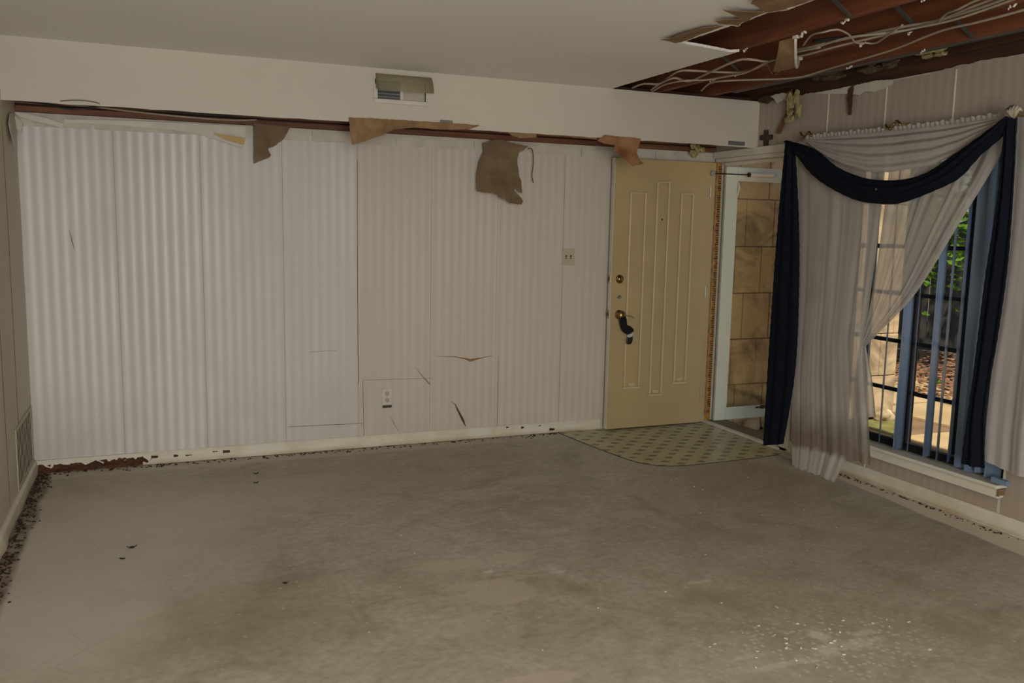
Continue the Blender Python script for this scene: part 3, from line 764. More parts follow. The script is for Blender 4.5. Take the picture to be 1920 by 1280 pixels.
for a, b in zip(cuts, cuts[1:]):
    if b - a < .025: continue
    mid = (a + b) / 2
    spans = [(.05, None)]
    if WY0 < mid < WY1: spans = [(.05, WZ0 - .055), (WZ1, None)]
    if DY0 - .05 < mid < DY1: spans = [(DZ + .02, None)]
    for z0, z1 in spans:
        if z1 is None:
            m = max(3, int((b - a) / .035))
            top = [(b - .001 - (b - a - .002) * j / m, min(2.442, interp(WT, b - (b - a) * j / m)) + random.uniform(-.006, .003)) for j in range(m + 1)]
        else: top = [(b - .001, z1), (a + .001, z1)]
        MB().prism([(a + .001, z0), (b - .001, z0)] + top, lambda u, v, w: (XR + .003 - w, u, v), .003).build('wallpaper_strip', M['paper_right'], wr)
for y in (4.09, 3.605, 4.575):
    MB().box(XR - .004, XR - .0002, y - .006, y + .006, 2.10, 2.42, b=.0015).build('seam_batten', M['white_paint'], wr)
MB().box(XR - .004, XR - .0002, 4.04, 4.05, .07, .185, b=.0015).build('seam_batten', M['white_paint'], wr)

# ---- rear wall (behind the camera); unglazed opening assumed, added for the area lamp
mb = MB()
for (a, b, c, d) in ((XL - .16, -.55, 0, 2.7), (1.45, XR + .18, 0, 2.7), (-.55, 1.45, 0, .2), (-.55, 1.45, 2.1, 2.7)):
    mb.box(a, b, ROOM_BACK - .16, ROOM_BACK, c, d)
mb.build('wall_rear', M['drywall'], label='plain painted wall behind the camera with a wide empty opening assumed for light', cat='wall', kind='structure')
MB().box(XL - .3, XR + .60, ROOM_BACK - .3, D + .35, 2.74, 2.9).build('shading_roof_deck', M['roof'], label='unseen board deck above the room, its overhang added for shade', cat='roof', kind='structure')  # unseen slab; overhang drawn out to shade the stone wall

# ---- baseboards
bb = root('baseboard_back', (1.3, D, 0), 'low white painted baseboard along the back wall, chipped and yellowed', 'baseboard', kind='structure')
def base_profile(h, t): return [(0, 0), (t, 0), (t, h * .8), (t * .45, h), (0, h)]
mb = MB().prism(base_profile(.078, .016), lambda u, v, w: (-.10 + w, D - u, v + .004), 3.225); mb.build('board', M['old_white'], bb)
xs = [-.69 + .59 * i / 22 for i in range(23)]
lo = [.045 + .014 * math.sin(i * 1.7) + random.uniform(-.006, .006) for i in range(23)]
MB().prism([(x, z) for x, z in zip(xs, lo)] + [(-.10, .082), (-.69, .080)], lambda u, v, w: (u, D - w, v), .015).build('board_remnant', M['old_white'], bb, label='broken off white board remnant')
MB().sheet([(-.68, .002), (-.09, .002), (-.02, .055), (-.05, .064), (-.14, .055), (-.25, .06), (-.40, .045), (-.68, .052)], lambda u, v, w: (u, D - .003 - w * (1 + .5 * noise.noise(Vector((u * 30, v * 60, 0)))), v), .012, .03, .005).build('rotten_wood', M['rot'], bb, label='crumbling rotten brown wood')
for x, z, w, h in ((.40, .05, .022, .011), (.095, .047, .014, .008), (-.03, .052, .02, .010), (2.36, .07, .010, .006), (2.48, .06, .012, .010), (2.62, .064, .010, .004), (2.72, .03, .022, .010), (.17, .045, .02, .004), (.33, .055, .015, .005)):
    MB().sheet([(x - w, z - h), (x + w, z - h * .6), (x + w * .9, z + h * .6), (x - w, z + h)], lambda u, v, q: (u, D - .0155 - q, v), .002, .02, .003).build('chipped_spot', M['rot'], bb)
br = root('baseboard_right', (XR, 3.6, 0), 'low white baseboard under the window on the right wall', 'baseboard', kind='structure')
MB().prism(base_profile(.080, .016), lambda u, v, w: (XR - u, 4.76 - w, v + .003), 4.76 + 2.3).build('board', M['old_white'], br)
MB().prism([(0, 0), (.012, 0), (.009, .009), (0, .013)], lambda u, v, w: (XR - .016 - u, 4.76 - w, v + .002), 4.76 + 2.3).build('shoe_moulding', M['old_white'], br)
blf = root('baseboard_left', (XL, 4, 0), 'dirty white baseboard along the left wall, bowed away at its foot', 'baseboard', kind='structure')
def bow(y): return .014 * math.exp(-((y - 4.45) / .10) ** 2) + .002 * math.sin(y * 9)
mb = MB(); n = 90; pr = base_profile(.082, .018)
vs = []; fs = []
for i in range(n + 1):
    y = 5.765 - (5.765 + 2.3) * i / n
    for (u, v) in pr: vs.append((XL + u + bow(y) * (1.2 - v / .082) + .0005, y, v + .004 + bow(y) * .6))
k = len(pr)
for i in range(n):
    for j in range(k): fs.append((i * k + j, i * k + (j + 1) % k, (i + 1) * k + (j + 1) % k, (i + 1) * k + j))
fs += [tuple(range(k)), tuple(range(n * k + k - 1, n * k - 1, -1))]
mb.add(vs, fs); mb.build('board', M['old_white'], blf)

# ================================================================== ENTRY: door_1 (open leaf), door_2 (storm door), trim
tr = root('trim_1', (XR, 5.3, 0), 'white head casing, cream jamb and threshold of the entry doorway', 'door frame', kind='structure')
MB().box(XR - .022, XR, 4.745, 5.78, 2.075, 2.128, b=.004).build('head_casing', M['white_paint'], tr)
MB().box(XR - .014, XR + .17, DY0 - .02, 5.76, 2.048, 2.074, b=.003).build('head_jamb', M['white_paint'], tr)
MB().box(XR + .055, XR + .085, DY0, 5.74, 2.022, 2.047, b=.003).build('door_stop', M['white_paint'], tr)
MB().box(XR - .020, XR, 4.745, 4.835, .0, 2.074, b=.004).build('side_casing', M['white_paint'], tr)
MB().box(XR - .004, XR + .17, 4.838, 4.858, .016, 2.046, b=.002).build('latch_jamb', M['white_paint'], tr)
hj = MB().box(XR - .088, XR - .012, 5.752, 5.784, .0, 2.046, b=.003).build('hinge_jamb', M['door_paint'], tr)
MB().box(XR - .008, XR + .048, 5.757, 5.784, .012, 2.046, b=.002).build('lit_jamb_strip', M['ochre'], tr, label='ochre jamb strip with golden light in its colour and dark ticks')  # stands for jamb wood in the gap, painted as if lit golden
mb = MB()
for i in range(105):
    z = .12 + i * .0182
    w = .014 + .006 * ((i * 7) % 3)
    mb.box(XR + .046 - w - .006, XR + .046, 5.7548, 5.7572, z, z + .006 + .002 * (i % 2))
mb.build('strip_tick', M['dark_rod'], tr, kind='stuff')
MB().box(XR - .03, XR + .012, DY0 - .02, 5.755, .0005, .016, b=.003).build('threshold', M['white_paint'], tr, label='pale threshold bar')
MB().box(XR + .013, XR + .20, DY0 - .05, 5.784, -.03, .006, b=.003).build('door_sill', M['step'], tr, label='olive outer sill')
MB().box(XR - .02, XR + .02, 4.72, 4.838, .001, .028, b=.004).build('plinth_block', M['white_paint'], tr)

# -- open door leaf lying back against the wall
d1 = root('door_1', (3.98, 5.72, 0), 'open mustard cream entry door folded back against the papered wall', 'door', kind='structure')
LX0, LX1, LY0, LY1 = 3.138, 3.972, 5.700, 5.744
mb = MB().box(LX0 + .003, LX1, LY0, LY1 - .002, .014, 2.040, b=.002); mb.build('door_leaf', M['door_paint'], d1)
MB().box(LX0, LX0 + .0025, LY0 + .001, LY1 - .003, .015, 2.039).build('door_edge', M['door_edge'], d1, label='white painted latch edge')
def panel(x0, x1, z0, z1):
    w, t = .014, .013
    mb = MB()
    for a, b, c, d in ((x0, x0 + w, z0 + .02, z1), (x1 - w, x1, z0 + .02, z1), (x0 + w, x1 - w, z1 - w, z1)):
        mb.box(a, b, LY0 - t, LY0, c, d, b=.004)
    mb.box(x0 - .008, x1 + .008, LY0 - t, LY0, z0, z0 + .018, b=.004)
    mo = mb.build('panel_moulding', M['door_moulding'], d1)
    # half-round boss above the lower lip
    cx = (x0 + x1) / 2; r = (x1 - x0) * .24
    arc = [(cx + r * math.cos(PI * i / 14), z0 + .047 - r * .9 * math.sin(PI * i / 14)) for i in range(15)]
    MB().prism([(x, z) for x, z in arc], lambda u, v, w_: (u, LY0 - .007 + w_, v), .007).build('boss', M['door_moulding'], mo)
    MB().box(x0 + w + .004, x1 - w - .004, LY0 - .0025, LY0, z0 + .05, z1 - w - .005, b=.001).build('raised_field', M['door_paint'], mo)
panel(3.272, 3.412, .318, 1.797); panel(3.498, 3.612, .250, 1.884); panel(3.712, 3.828, .334, 1.804)
def knobM(x, z): return Matrix.Translation((x, LY0, z)) @ Matrix.Rotation(PI / 2, 4, 'X')
MB().lathe([(.033, 0), (.033, .004), (.027, .010), (.020, .013), (.020, .016), (.006, .018)], knobM(3.211, 1.154), 24).build('deadbolt', M['brass'], d1, smooth=True)
MB().box(3.209, 3.213, LY0 - .022, LY0 - .016, 1.146, 1.162, b=.001).build('keyhole', M['dark_slot'], d1)
MB().lathe([(.036, 0), (.035, .005), (.016, .010), (.013, .026), (.022, .034), (.029, .044), (.030, .052), (.025, .060), (.012, .064)], knobM(3.217, .888), 24).build('door_knob', M['brass'], d1, smooth=True)
st = MB()
for i, (dx, dz) in enumerate(((-.014, -.004), (-.004, .006), (.006, .004), (.013, -.006), (-.002, -.009))):
    st.box(3.213 + dx - .006, 3.213 + dx + .006, LY0 - .0016, LY0 - .0004, 1.022 + dz - .007, 1.022 + dz + .007)
st.build('metal_plate', M['chrome'], d1, label='small bright patched plate')
for z, h in ((1.154, .028), (.890, .032)):
    lp = MB().box(LX0 - .0025, LX0, LY0 + .009, LY0 + .034, z - h, z + h, b=.001).build('latch_plate', M['brass'], d1)
    MB().box(LX0 - .012, LX0 - .0025, LY0 + .013, LY0 + .029, z - .012, z + .012, b=.003).build('latch_bolt', M['dark_rod'], lp)
MB().lathe([(.007, 0), (.007, .004), (.003, .005)], knobM(3.555, 1.60), 12).build('peephole', M['dark_slot'], d1)
for z in (.25, 1.05, 1.82):
    MB().tube([(LX1 + .006, LY0 + .002, z - .045), (LX1 + .006, LY0 + .002, z + .045)], .006, 8).build('hinge', M['chrome'], d1)
MB().box(3.30, 3.325, LY0 - .001, LY0 - .0002, .636, .641).build('scuff_mark', M['dark_slot'], d1)

# -- storm door swung outwards
d2 = root('door_2', (4.14, 5.74, 0), 'white framed glass storm door swung open outside the entry', 'door', kind='structure')
SX0, SX1, SY0, SY1, SZ0, SZ1 = 4.136, 5.01, 5.722, 5.752, .008, 2.020
MB().box(SX0, SX0 + .105, SY0, SY1, SZ0, SZ1, b=.005).build('hinge_stile', M['storm_white'], d2)
MB().box(SX1 - .105, SX1, SY0, SY1, SZ0, SZ1, b=.005).build('latch_stile', M['storm_white'], d2)
MB().box(SX0 + .106, SX1 - .106, SY0, SY1, SZ1 - .098, SZ1, b=.005).build('top_rail', M['storm_white'], d2)
MB().box(SX0 + .106, SX1 - .106, SY0, SY1, SZ0, SZ0 + .092, b=.005).build('bottom_rail', M['storm_white'], d2)
mb = MB()
mb.box(SX0 + .105, SX0 + .115, SY0 + .004, SY0 + .024, SZ0 + .092, SZ1 - .098).box(SX1 - .115, SX1 - .105, SY0 + .004, SY0 + .024, SZ0 + .092, SZ1 - .098)
mb.box(SX0 + .115, SX1 - .115, SY0 + .004, SY0 + .024, SZ0 + .092, SZ0 + .102).box(SX0 + .115, SX1 - .115, SY0 + .004, SY0 + .024, SZ1 - .108, SZ1 - .098)
mb.build('glazing_bead', M['storm_white'], d2)
MB().box(SX0 + .115, SX1 - .115, SY0 + .012, SY0 + .016, SZ0 + .10, SZ1 - .106).build('glass_pane', M['storm_glass'], d2)
MB().tube([(4.252, SY0 - .004, 1.905), (4.254, SY0 - .006, 1.86), (4.248, SY0 - .004, 1.80)], [.004, .010, .004], 8).build('loose_bead', M['storm_white'], d2)
cl = MB().tube([(4.335, 5.700, 1.962), (4.56, 5.700, 1.968)], .016, 12).build('door_closer', M['white_paint'], d2)
MB().tube([(4.02, 5.735, 1.962), (4.34, 5.700, 1.962)], .005, 8).build('closer_rod', M['dark_rod'], cl)
MB().tube([(4.325, 5.7005, 1.962), (4.337, 5.700, 1.962)], .019, 12).build('closer_collar', M['dark_rod'], cl)
MB().box(4.555, 4.60, 5.695, 5.721, 1.955, 1.98, b=.003).build('closer_bracket', M['chrome'], cl)
MB().box(4.00, 4.035, 5.728, 5.750, 1.945, 1.98, b=.003).build('jamb_bracket', M['chrome'], cl)
lt = MB().box(4.585, 4.625, SY0 - .012, SY0, .082, .112, b=.004).build('bottom_latch', M['dark_rod'], d2, label='dark rusty latch')
MB().tube([(4.535, SY0 - .006, .094), (4.59, SY0 - .008, .098)], .006, 6).build('latch_pin', M['rot'], lt)

# ================================================================== WINDOW
w1 = root('window_1', (XR + .06, 3.77, WZ0), 'dark framed casement window with divided panes behind the curtains', 'window', kind='structure')
FX0, FX1 = XR + .035, XR + .085
fm = M['black_metal']
MB().box(FX0, FX1, WY0 + .001, WY1 - .001, WZ0 + .002, WZ0 + .045, b=.004).build('bottom_frame', fm, w1)
MB().box(FX0, FX1, WY0 + .001, WY1 - .001, WZ1 - .045, WZ1 - .002, b=.004).build('top_frame', fm, w1)
MB().box(FX0 + .01, FX0 + .02, WY0 + .03, WY1 - .03, WZ0 + .0455, WZ0 + .055).build('frame_glint', M['chrome'], w1)
for y0, y1 in ((WY0 + .001, WY0 + .04), (WY1 - .04, WY1 - .001), (3.785, 3.850)):
    MB().box(FX0, FX1, y0, y1, WZ0 + .0455, WZ1 - .0455, b=.004).build('stile', fm, w1)
for y in (3.462, 4.165):
    MB().box(FX0 + .012, FX1 - .012, y - .013, y + .013, WZ0 + .056, WZ1 - .0455, b=.003).build('vertical_bar', fm, w1)
zb = [.595, .890, 1.175, 1.455, 1.745]
ycol = [(WY0 + .041, 3.448), (3.476, 3.784), (3.851, 4.151), (4.179, WY1 - .041)]
for z in zb:
    for a, b in ycol:
        MB().box(FX0 + .016, FX1 - .016, a, b, z - .012, z + .012, b=.003).build('glazing_bar', fm, w1)
zz = [WZ0 + .056] + sum([[z - .0125, z + .0125] for z in zb], []) + [WZ1 - .046]
for a, b in ycol:
    for i in range(0, len(zz), 2):
        MB().box(FX0 + .023, FX0 + .026, a, b, zz[i], zz[i + 1]).build('pane', M['glass'], w1)
sl = MB().box(XR - .075, XR + .034, 3.075, 4.47, WZ0 - .020, WZ0 - .0005, b=.004).build('window_sill', M['white_paint'], w1)
MB().box(XR - .052, XR - .0035, 3.085, 4.46, WZ0 - .075, WZ0 - .0205, b=.004).build('sill_apron', M['white_paint'], w1)
MB().sheet([(XR - .06, WZ0 - .06), (XR - .015, WZ0 - .055), (XR - .012, WZ0 - .018), (XR - .055, WZ0 - .022)], lambda u, v, w: (u, 3.0845 - w, v), .012, .02, .004).build('splintered_end', M['kraft'], sl)
for a, b in ((WY0 - .012, WY0), (WY1, WY1 + .012)):
    MB().box(XR - .002, XR + .034, a, b, WZ0, WZ1).build('reveal', M['white_paint'], w1)
# ================================================================== FITTINGS ON THE WALLS
# supply register on the soffit
rg = root('air_register', (1.424, DS, 2.246), 'white two-section air register with clear smoked deflector on the soffit', 'vent')
ax0, ax1, az0, az1 = 1.252, 1.598, 2.246, 2.400
MB().box(ax0 + .02, ax1 - .02, DS - .003, DS - .0005, az0 + .02, az1 - .02).build('duct_shade', M['dark_slot'], rg)
for a, b, c, d in ((ax0, ax1, az0, az0 + .026), (ax0, ax1, az1 - .022, az1), (ax0, ax0 + .024, az0 + .0262, az1 - .0222), (ax1 - .024, ax1, az0 + .0262, az1 - .0222), (1.413, 1.435, az0 + .0262, az1 - .0222)):
    MB().box(a, b, DS - .010, DS - .0005, c, d, b=.003).build('register_frame', M['plastic_white'], rg)
mb = MB()
for i in range(22):
    x = ax0 + .030 + i * .0060
    mb.box(x, x + .0012, DS - .0085, DS - .0045, az0 + .027, az1 - .023)
mb.build('thin_fin', M['fin'], rg, kind='stuff')
for i in range(5):
    z = az0 + .036 + i * .019
    MB().box(ax0 + .025, 1.412, DS - .0044, DS - .0034, z, z + .0045).build('louver', M['fin'], rg)
mb = MB()
for i in range(22):
    x = 1.4385 + i * .0060
    mb.box(-.0024, .0024, -.0004, .0004, az0 + .027, az1 - .023, M=Matrix.Translation((x, DS - .0062, 0)) @ Matrix.Rotation(.25, 4, 'Z'))
mb.build('angled_fin', M['plastic_white'], rg, kind='stuff')
prof = [(DS - .012, 2.417), (DS - .030, 2.414), (DS - .055, 2.400), (DS - .075, 2.375), (DS - .088, 2.345), (DS - .094, 2.312)]
pp = smooth_path(prof, 4)
mb = MB()
vs = []
for x in (1.262, 1.600): vs += [(x, y, z) for y, z in pp] + [(x, y + .002, z - .002) for y, z in pp]
n = len(pp)
fs = []
for i in range(n - 1):
    fs += [(i, i + 1, 2 * n + i + 1, 2 * n + i), (n + i, 3 * n + i, 3 * n + i + 1, n + i + 1), (i, n + i, n + i + 1, i + 1), (2 * n + i, 2 * n + i + 1, 3 * n + i + 1, 3 * n + i)]
mb.add(vs, fs)
dfl = mb.build('deflector', M['deflector'], rg, smooth=True, label='clear smoked plastic deflector')
for x in (1.262, 1.598):
    MB().prism([(y, z) for y, z in prof] + [(DS - .010, 2.330)], lambda u, v, w: (x + w, u, v), .002).build('deflector_end', M['deflector'], dfl)
MB().box(1.258, 1.262, DS - .022, DS - .0105, 2.355, 2.385, b=.003).build('magnet', M['dark_slot'], dfl)

# return grille low on the left wall
gr = root('return_grille', (XL, 5.41, .09), 'cream return air grille low on the left wall beside the corner', 'vent')
gy0, gy1, gz0, gz1 = 5.10, 5.74, .088, .425
for a, b, c, d in ((gy0, gy1, gz1 - .022, gz1), (gy0, gy1, gz0, gz0 + .022), (gy0, gy0 + .022, gz0 + .0222, gz1 - .0222), (gy1 - .022, gy1, gz0 + .0222, gz1 - .0222)):
    MB().box(XL + .0005, XL + .0065, a, b, c, d, b=.002).build('grille_frame', M['grille'], gr)
MB().box(XL + .0005, XL + .003, gy0 + .0225, gy1 - .0225, gz0 + .0225, gz1 - .0225).build('duct_shade', M['grille_dark'], gr)
for i in range(12):
    y = gy0 + .045 + i * .05
    MB().box(XL + .0032, XL + .0048, y - .005, y + .005, gz0 + .0225, gz1 - .0225, b=.0005).build('grille_slat', M['grille'], gr)

# double switch plate and duplex outlet
sw = root('switch_plate', (2.82, D, 1.27), 'beige double light switch plate near the door edge', 'light switch')
MB().box(2.770, 2.872, D - .007, D - .0005, 1.252, 1.372, b=.003).build('cover_plate', M['plastic_ivory'], sw)
for x in (2.803, 2.841):
    t = MB().box(x - .006, x + .006, D - .0085, D - .0072, 1.300, 1.326, b=.0006).build('toggle_slot', M['dark_slot'], sw)
    MB().box(x - .004, x + .004, D - .018, D - .0087, 1.304, 1.315, b=.0015, M=None).build('toggle', M['plastic_ivory'], t)
ou = root('outlet', (1.461, D, .30), 'white duplex wall outlet low on the striped wall', 'outlet')
MB().box(1.427, 1.497, D - .007, D - .0005, .285, .405, b=.003).build('cover_plate', M['plastic_white'], ou)
for z in (.369, .325):
    mb = MB().lathe([(.016, 0), (.016, .003), (.0145, .004)], Matrix.Translation((1.462, D - .007, z)) @ Matrix.Rotation(PI / 2, 4, 'X'), 18)
    s = mb.build('socket_face', M['plastic_ivory'], ou)
    MB().box(1.4545, 1.4565, D - .0122, D - .0112, z - .003, z + .009).box(1.4675, 1.4695, D - .0122, D - .0112, z - .003, z + .009).box(1.4600, 1.4640, D - .0122, D - .0112, z - .012, z - .007).build('socket_slot', M['dark_slot'], s)
MB().box(1.430, 1.494, D - .016, D - .0072, .272, .289, b=.003).build('grimy_ledge', M['grille_dark'], ou)

# metal clips on the soffit edge
c1_ = MB().box(1.668, 1.750, DS - .0035, DS - .0005, 2.130, 2.172, b=.001)
c1_.box(1.668, 1.750, DS - .0035, DS + .012, 2.1225, 2.1245)
c1_.build('metal_clip', M['clip'], label='small grey steel plate on the soffit edge right of the register', cat='metal plate')
c2_ = MB().box(3.812, 3.955, DS - .0035, DS - .0005, 2.132, 2.160, b=.001)
c2_.build('metal_clip', M['clip'], label='long grey steel plate on the soffit edge above the entry door', cat='metal plate')

# wooden cross on the right wall
cx = MB().prism([(5.197, 2.242), (5.160, 2.240), (5.158, 2.205), (5.108, 2.203), (5.106, 2.170), (5.153, 2.169), (5.150, 2.131), (5.192, 2.131), (5.195, 2.171), (5.240, 2.176), (5.241, 2.209), (5.199, 2.208)],
           lambda u, v, w: (XR - .001 - w, u, v), .012)
cx.build('wall_cross', M['cross'], label='small dark wooden cross on the wall above the door casing', cat='cross')

# ================================================================== TORN PAPER AND WALL SCRAPS
def bend(y0, amt, ztop):
    """hangs on plane y0, curling towards the room below ztop"""
    def fn(u, v, w):
        k = max(0.0, ztop - v)
        c = amt * k * k + .006 * noise.noise(Vector((u * 9, v * 9, y0)))
        return (u, y0 - c - w * .9, v)
    return fn
MB().sheet(FLAP_B1, bend(5.755, .25, 2.13), .002, .04, .002).build('paper_flap', M['kraft_grey'], smooth=False, label='torn grey brown paper flap hanging left of the register', cat='paper flap')
MB().sheet(FLAP_B2, bend(5.270, .35, 2.15), .002, .05, .002).build('paper_flap', M['kraft'], label='long brown paper flap along the soffit edge under the register', cat='paper flap')
MB().sheet(FLAP_B3, bend(5.735, .32, 2.12), .002, .05, .003).build('paper_flap', M['kraft_grey'], label='large ragged brown paper sheet hanging over the striped wall', cat='paper flap')
MB().sheet(FLAP_B4, bend(5.266, .40, 2.14), .002, .04, .002).build('paper_flap', M['kraft_rust'], label='rust brown paper flap hanging over the top of the cream door', cat='paper flap')
MB().sheet(FLAP_B5, bend(5.292, .30, 2.15), .002, .04, .003).build('paper_flap', M['kraft'], label='short brown paper scrap above the large hanging sheet', cat='paper flap')
MB().sheet([(2.338, 2.150), (2.554, 2.146), (2.653, 2.136), (2.772, 2.126), (2.770, 2.112), (2.643, 2.116), (2.554, 2.124), (2.457, 2.120), (2.353, 2.128)], bend(5.292, .3, 2.15), .002, .04, .002).build('paper_flap', M['kraft'], label='thin brown paper edge between the large sheet and the door flap', cat='paper flap')
MB().tube([(u, 5.735, v) for u, v in smooth_path(STRAND, 4)], .0028, 6).build('paper_strand', M['kraft_dark'], label='thin dark paper strand dangling beside the large brown sheet', cat='paper strand')
pl = MB().sheet(PEEL_1, lambda u, v, w: (u, 5.765 - .045 * max(0, (u + .1)) * max(0, 2.10 - v) / .12 - w, v), .002, .06, .001).build('peeled_wallpaper', M['peel_white'], label='long white strip of wallpaper peeled down at the wall top', cat='peeled paper')
MB().sheet(PEEL_YELLOW, lambda u, v, w: (u, 5.722 - .05 * (u - .36) - w, v), .002, .05, .001).build('yellowed_underside', M['peel_tan'], pl, label='yellowed paper underside')
MB().sheet(PEEL_2, lambda u, v, w: (max(u, XL + .003), 5.75 - .02 * (u + .7) - w, v), .002, .05, .001).build('peeled_wallpaper', M['peel_white'], label='cream curled wallpaper strip at the left end of the wall top', cat='peeled paper')
MB().sheet([(max(-.694, u), v) for u, v in [(-.724, 2.108), (-.69, 2.088), (-.655, 2.053), (-.668, 1.993), (-.688, 2.021), (-.6935, 1.962)]], lambda u, v, w: (u, 5.70 + .05 * (u + .7) - w, v), .002, .03, .001).build('peeled_wallpaper', M['plastic_ivory'], label='grey folded wallpaper scrap in the upper left corner', cat='peeled paper')
MB().sheet([(5.70, 2.10), (5.52, 2.085), (5.40, 2.02), (5.43, 1.96), (5.52, 1.90), (5.60, 1.95), (5.68, 1.99)], lambda u, v, w: (XL + .006 + .10 * max(0, 2.08 - v) + w, u, v), .002, .04, .002).build('peeled_wallpaper', M['peel_white'], label='limp wallpaper flap drooping from the left wall beside the corner', cat='peeled paper')
# ceiling paper, folded down flat against the ceiling
CL = ('long tan pointed paper flap at the tip of the ceiling hole', 'small tan paper flap, second from the hole tip', 'pointed tan paper flap, third along the torn ceiling edge', 'widest tan paper flap at the top edge of the photo')
for pts, lb, ex in zip((CEIL_FLAP_1, CEIL_FLAP_2, CEIL_FLAP_3, CEIL_FLAP_4), CL, (.035, .03, .035, .04)):
    MB().sheet(pts, lambda u, v, w: (u, v, H - .006 - .10 * max(0, 2.46 - u) * .6 - .006 * noise.noise(Vector((u * 8, v * 8, 1))) - w), .002, .05, .002).build('ceiling_paper_flap', M['kraft'], label=lb, cat='paper flap')
# curled plasterboard scrap slung between two joists
cp = root('curled_board_scrap', (3.07, 3.80, 2.36), 'curled brown board scrap with a white rim hanging round the cables', 'board scrap')
def scrap(s_, t_, w=0.0):
    return Vector((2.885 + .375 * s_, 3.50 + .42 * s_ + .18 * t_ * (1 - .35 * abs(2 * s_ - 1)), H + .006 - (.085 - w) * math.sin(PI * s_) ** .6))
mb = MB(); ns, nt_ = 22, 6
vs = [scrap(i / ns, j / nt_) for j in range(nt_ + 1) for i in range(ns + 1)] + [scrap(i / ns, j / nt_, .004) + Vector((0, 0, .001)) for j in range(nt_ + 1) for i in range(ns + 1)]
k = (ns + 1) * (nt_ + 1); fs = []
for j in range(nt_):
    for i in range(ns):
        o = j * (ns + 1) + i
        fs += [(o, o + 1, o + ns + 2, o + ns + 1), (k + o, k + o + ns + 1, k + o + ns + 2, k + o + 1)]
mb.add(vs, fs).build('brown_paper_face', M['kraft'], cp, smooth=True)
MB().tube([scrap(i / 24, -.01) for i in range(25)], .0075, 6).build('white_rim', M['white_paint'], cp, smooth=True)
for e in (0.0, 1.0):
    p = scrap(e, -.03)
    MB().box(p.x - .014, p.x + .010, p.y - .022, p.y + .012, p.z - .010, p.z + .006, b=.004).build('white_plaster_end', M['chip'], cp)

# torn strips and scraps at the top of the right wall
MB().sheet([(4.955, 2.462), (4.902, 2.485), (4.892, 2.432), (4.909, 2.309), (4.945, 2.276), (4.996, 2.195), (5.043, 2.203), (4.981, 2.287), (4.951, 2.336)], lambda u, v, w: (4.042 - w, u, v), .008, .05, .002).build('splintered_lath', M['plate'], label='splintered brown lath hanging beside the insulation tuft', cat='wood splinter')
MB().sheet(STRIP_2, lambda u, v, w: (4.045 - w, u, v), .006, .05, .002).build('splintered_lath', M['kraft_dark'], label='pointed dark strip hanging at the wall top above the swag', cat='wood splinter')
MB().sheet([(5.268, 2.462), (5.20, 2.474), (4.978, 2.474), (4.934, 2.478), (4.95, 2.433), (5.019, 2.434), (5.114, 2.440), (5.159, 2.417), (5.209, 2.431), (5.26, 2.445)], lambda u, v, w: (4.048 - w, u, v), .010, .05, .003).build('board_scrap', M['kraft_dark'], label='dark ragged board scrap where the soffit meets the right wall', cat='board scrap')
MB().sheet([(u, v) for u, v in WALL_PEEL], lambda u, v, w: (4.052 - .15 * max(0, 2.43 - v) - w, u, v), .002, .05, .002).build('peeled_wallpaper', M['peel_white'], label='peeled tan edged wallpaper at the top of the right wall', cat='peeled paper')
MB().sheet([(5.10, 2.462), (4.97, 2.468), (4.88, 2.448), (4.93, 2.41), (4.95, 2.425), (5.02, 2.40), (5.05, 2.43)], lambda u, v, w: (4.020 - w * .5 - .02 * (u - 5), u, v), .004, .05, .003).build('peeled_wallpaper', M['gypsum'], label='pale torn paper bits beside the soffit end', cat='peeled paper')

def tuft(name, c, r, n, mat, label, squash=(1, 1, 1), seed=1):
    rnd = random.Random(seed); mb = MB()
    for i in range(n):
        bm = bmesh.new(); bmesh.ops.create_icosphere(bm, subdivisions=2, radius=1)
        rr = r * rnd.uniform(.35, .8); o = Vector([rnd.uniform(-1, 1) * r * s for s in squash])
        sd = Vector((rnd.uniform(0, 50),) * 3)
        vs = []
        for v in bm.verts:
            k = 1 + .55 * noise.noise(v.co * 2.1 + sd) + .35 * noise.noise(v.co * 5 + sd)
            vs.append(Vector(c) + o + Vector([v.co[q] * rr * k * max(.35, squash[q]) for q in range(3)]))
        bm.verts.index_update()
        fs = [[v.index for v in f.verts] for f in bm.faces]; bm.free()
        mb.add(vs, fs)
    return mb.build(name, mat, label=label, cat='insulation')
tuft('insulation_tuft', (4.022, 4.862, 2.392), .048, 8, M['insul'], 'pale yellow insulation tuft hanging on the right wall beside the lath', (.45, .8, 1.5), 3)
tuft('insulation_tuft', (4.022, 4.875, 2.300), .036, 6, M['insul'], 'lower pale yellow insulation tuft beside the end of the lath', (.4, 1.2, .9), 5)
tuft('insulation_tuft', (3.845, 5.72, 2.115), .048, 7, M['insul'], 'yellow insulation tuft above the top corner of the open door', (1.0, .5, .9), 8)
tuft('insulation_tuft', (3.93, 4.40, 2.50), .05, 10, M['insul_dark'], 'dark insulation clump in the joist bay above the lath', (.7, 2.6, .6), 11)
tuft('insulation_tuft', (3.93, 4.02, 2.50), .05, 8, M['insul_dark'], 'dark insulation clump in the joist bay above the middle of the swag', (.7, 1.8, .6), 12)
tuft('insulation_tuft', (3.92, 3.66, 2.50), .05, 8, M['insul'], 'tan insulation clump in the joist bay towards the right edge', (.6, 1.6, .5), 14)

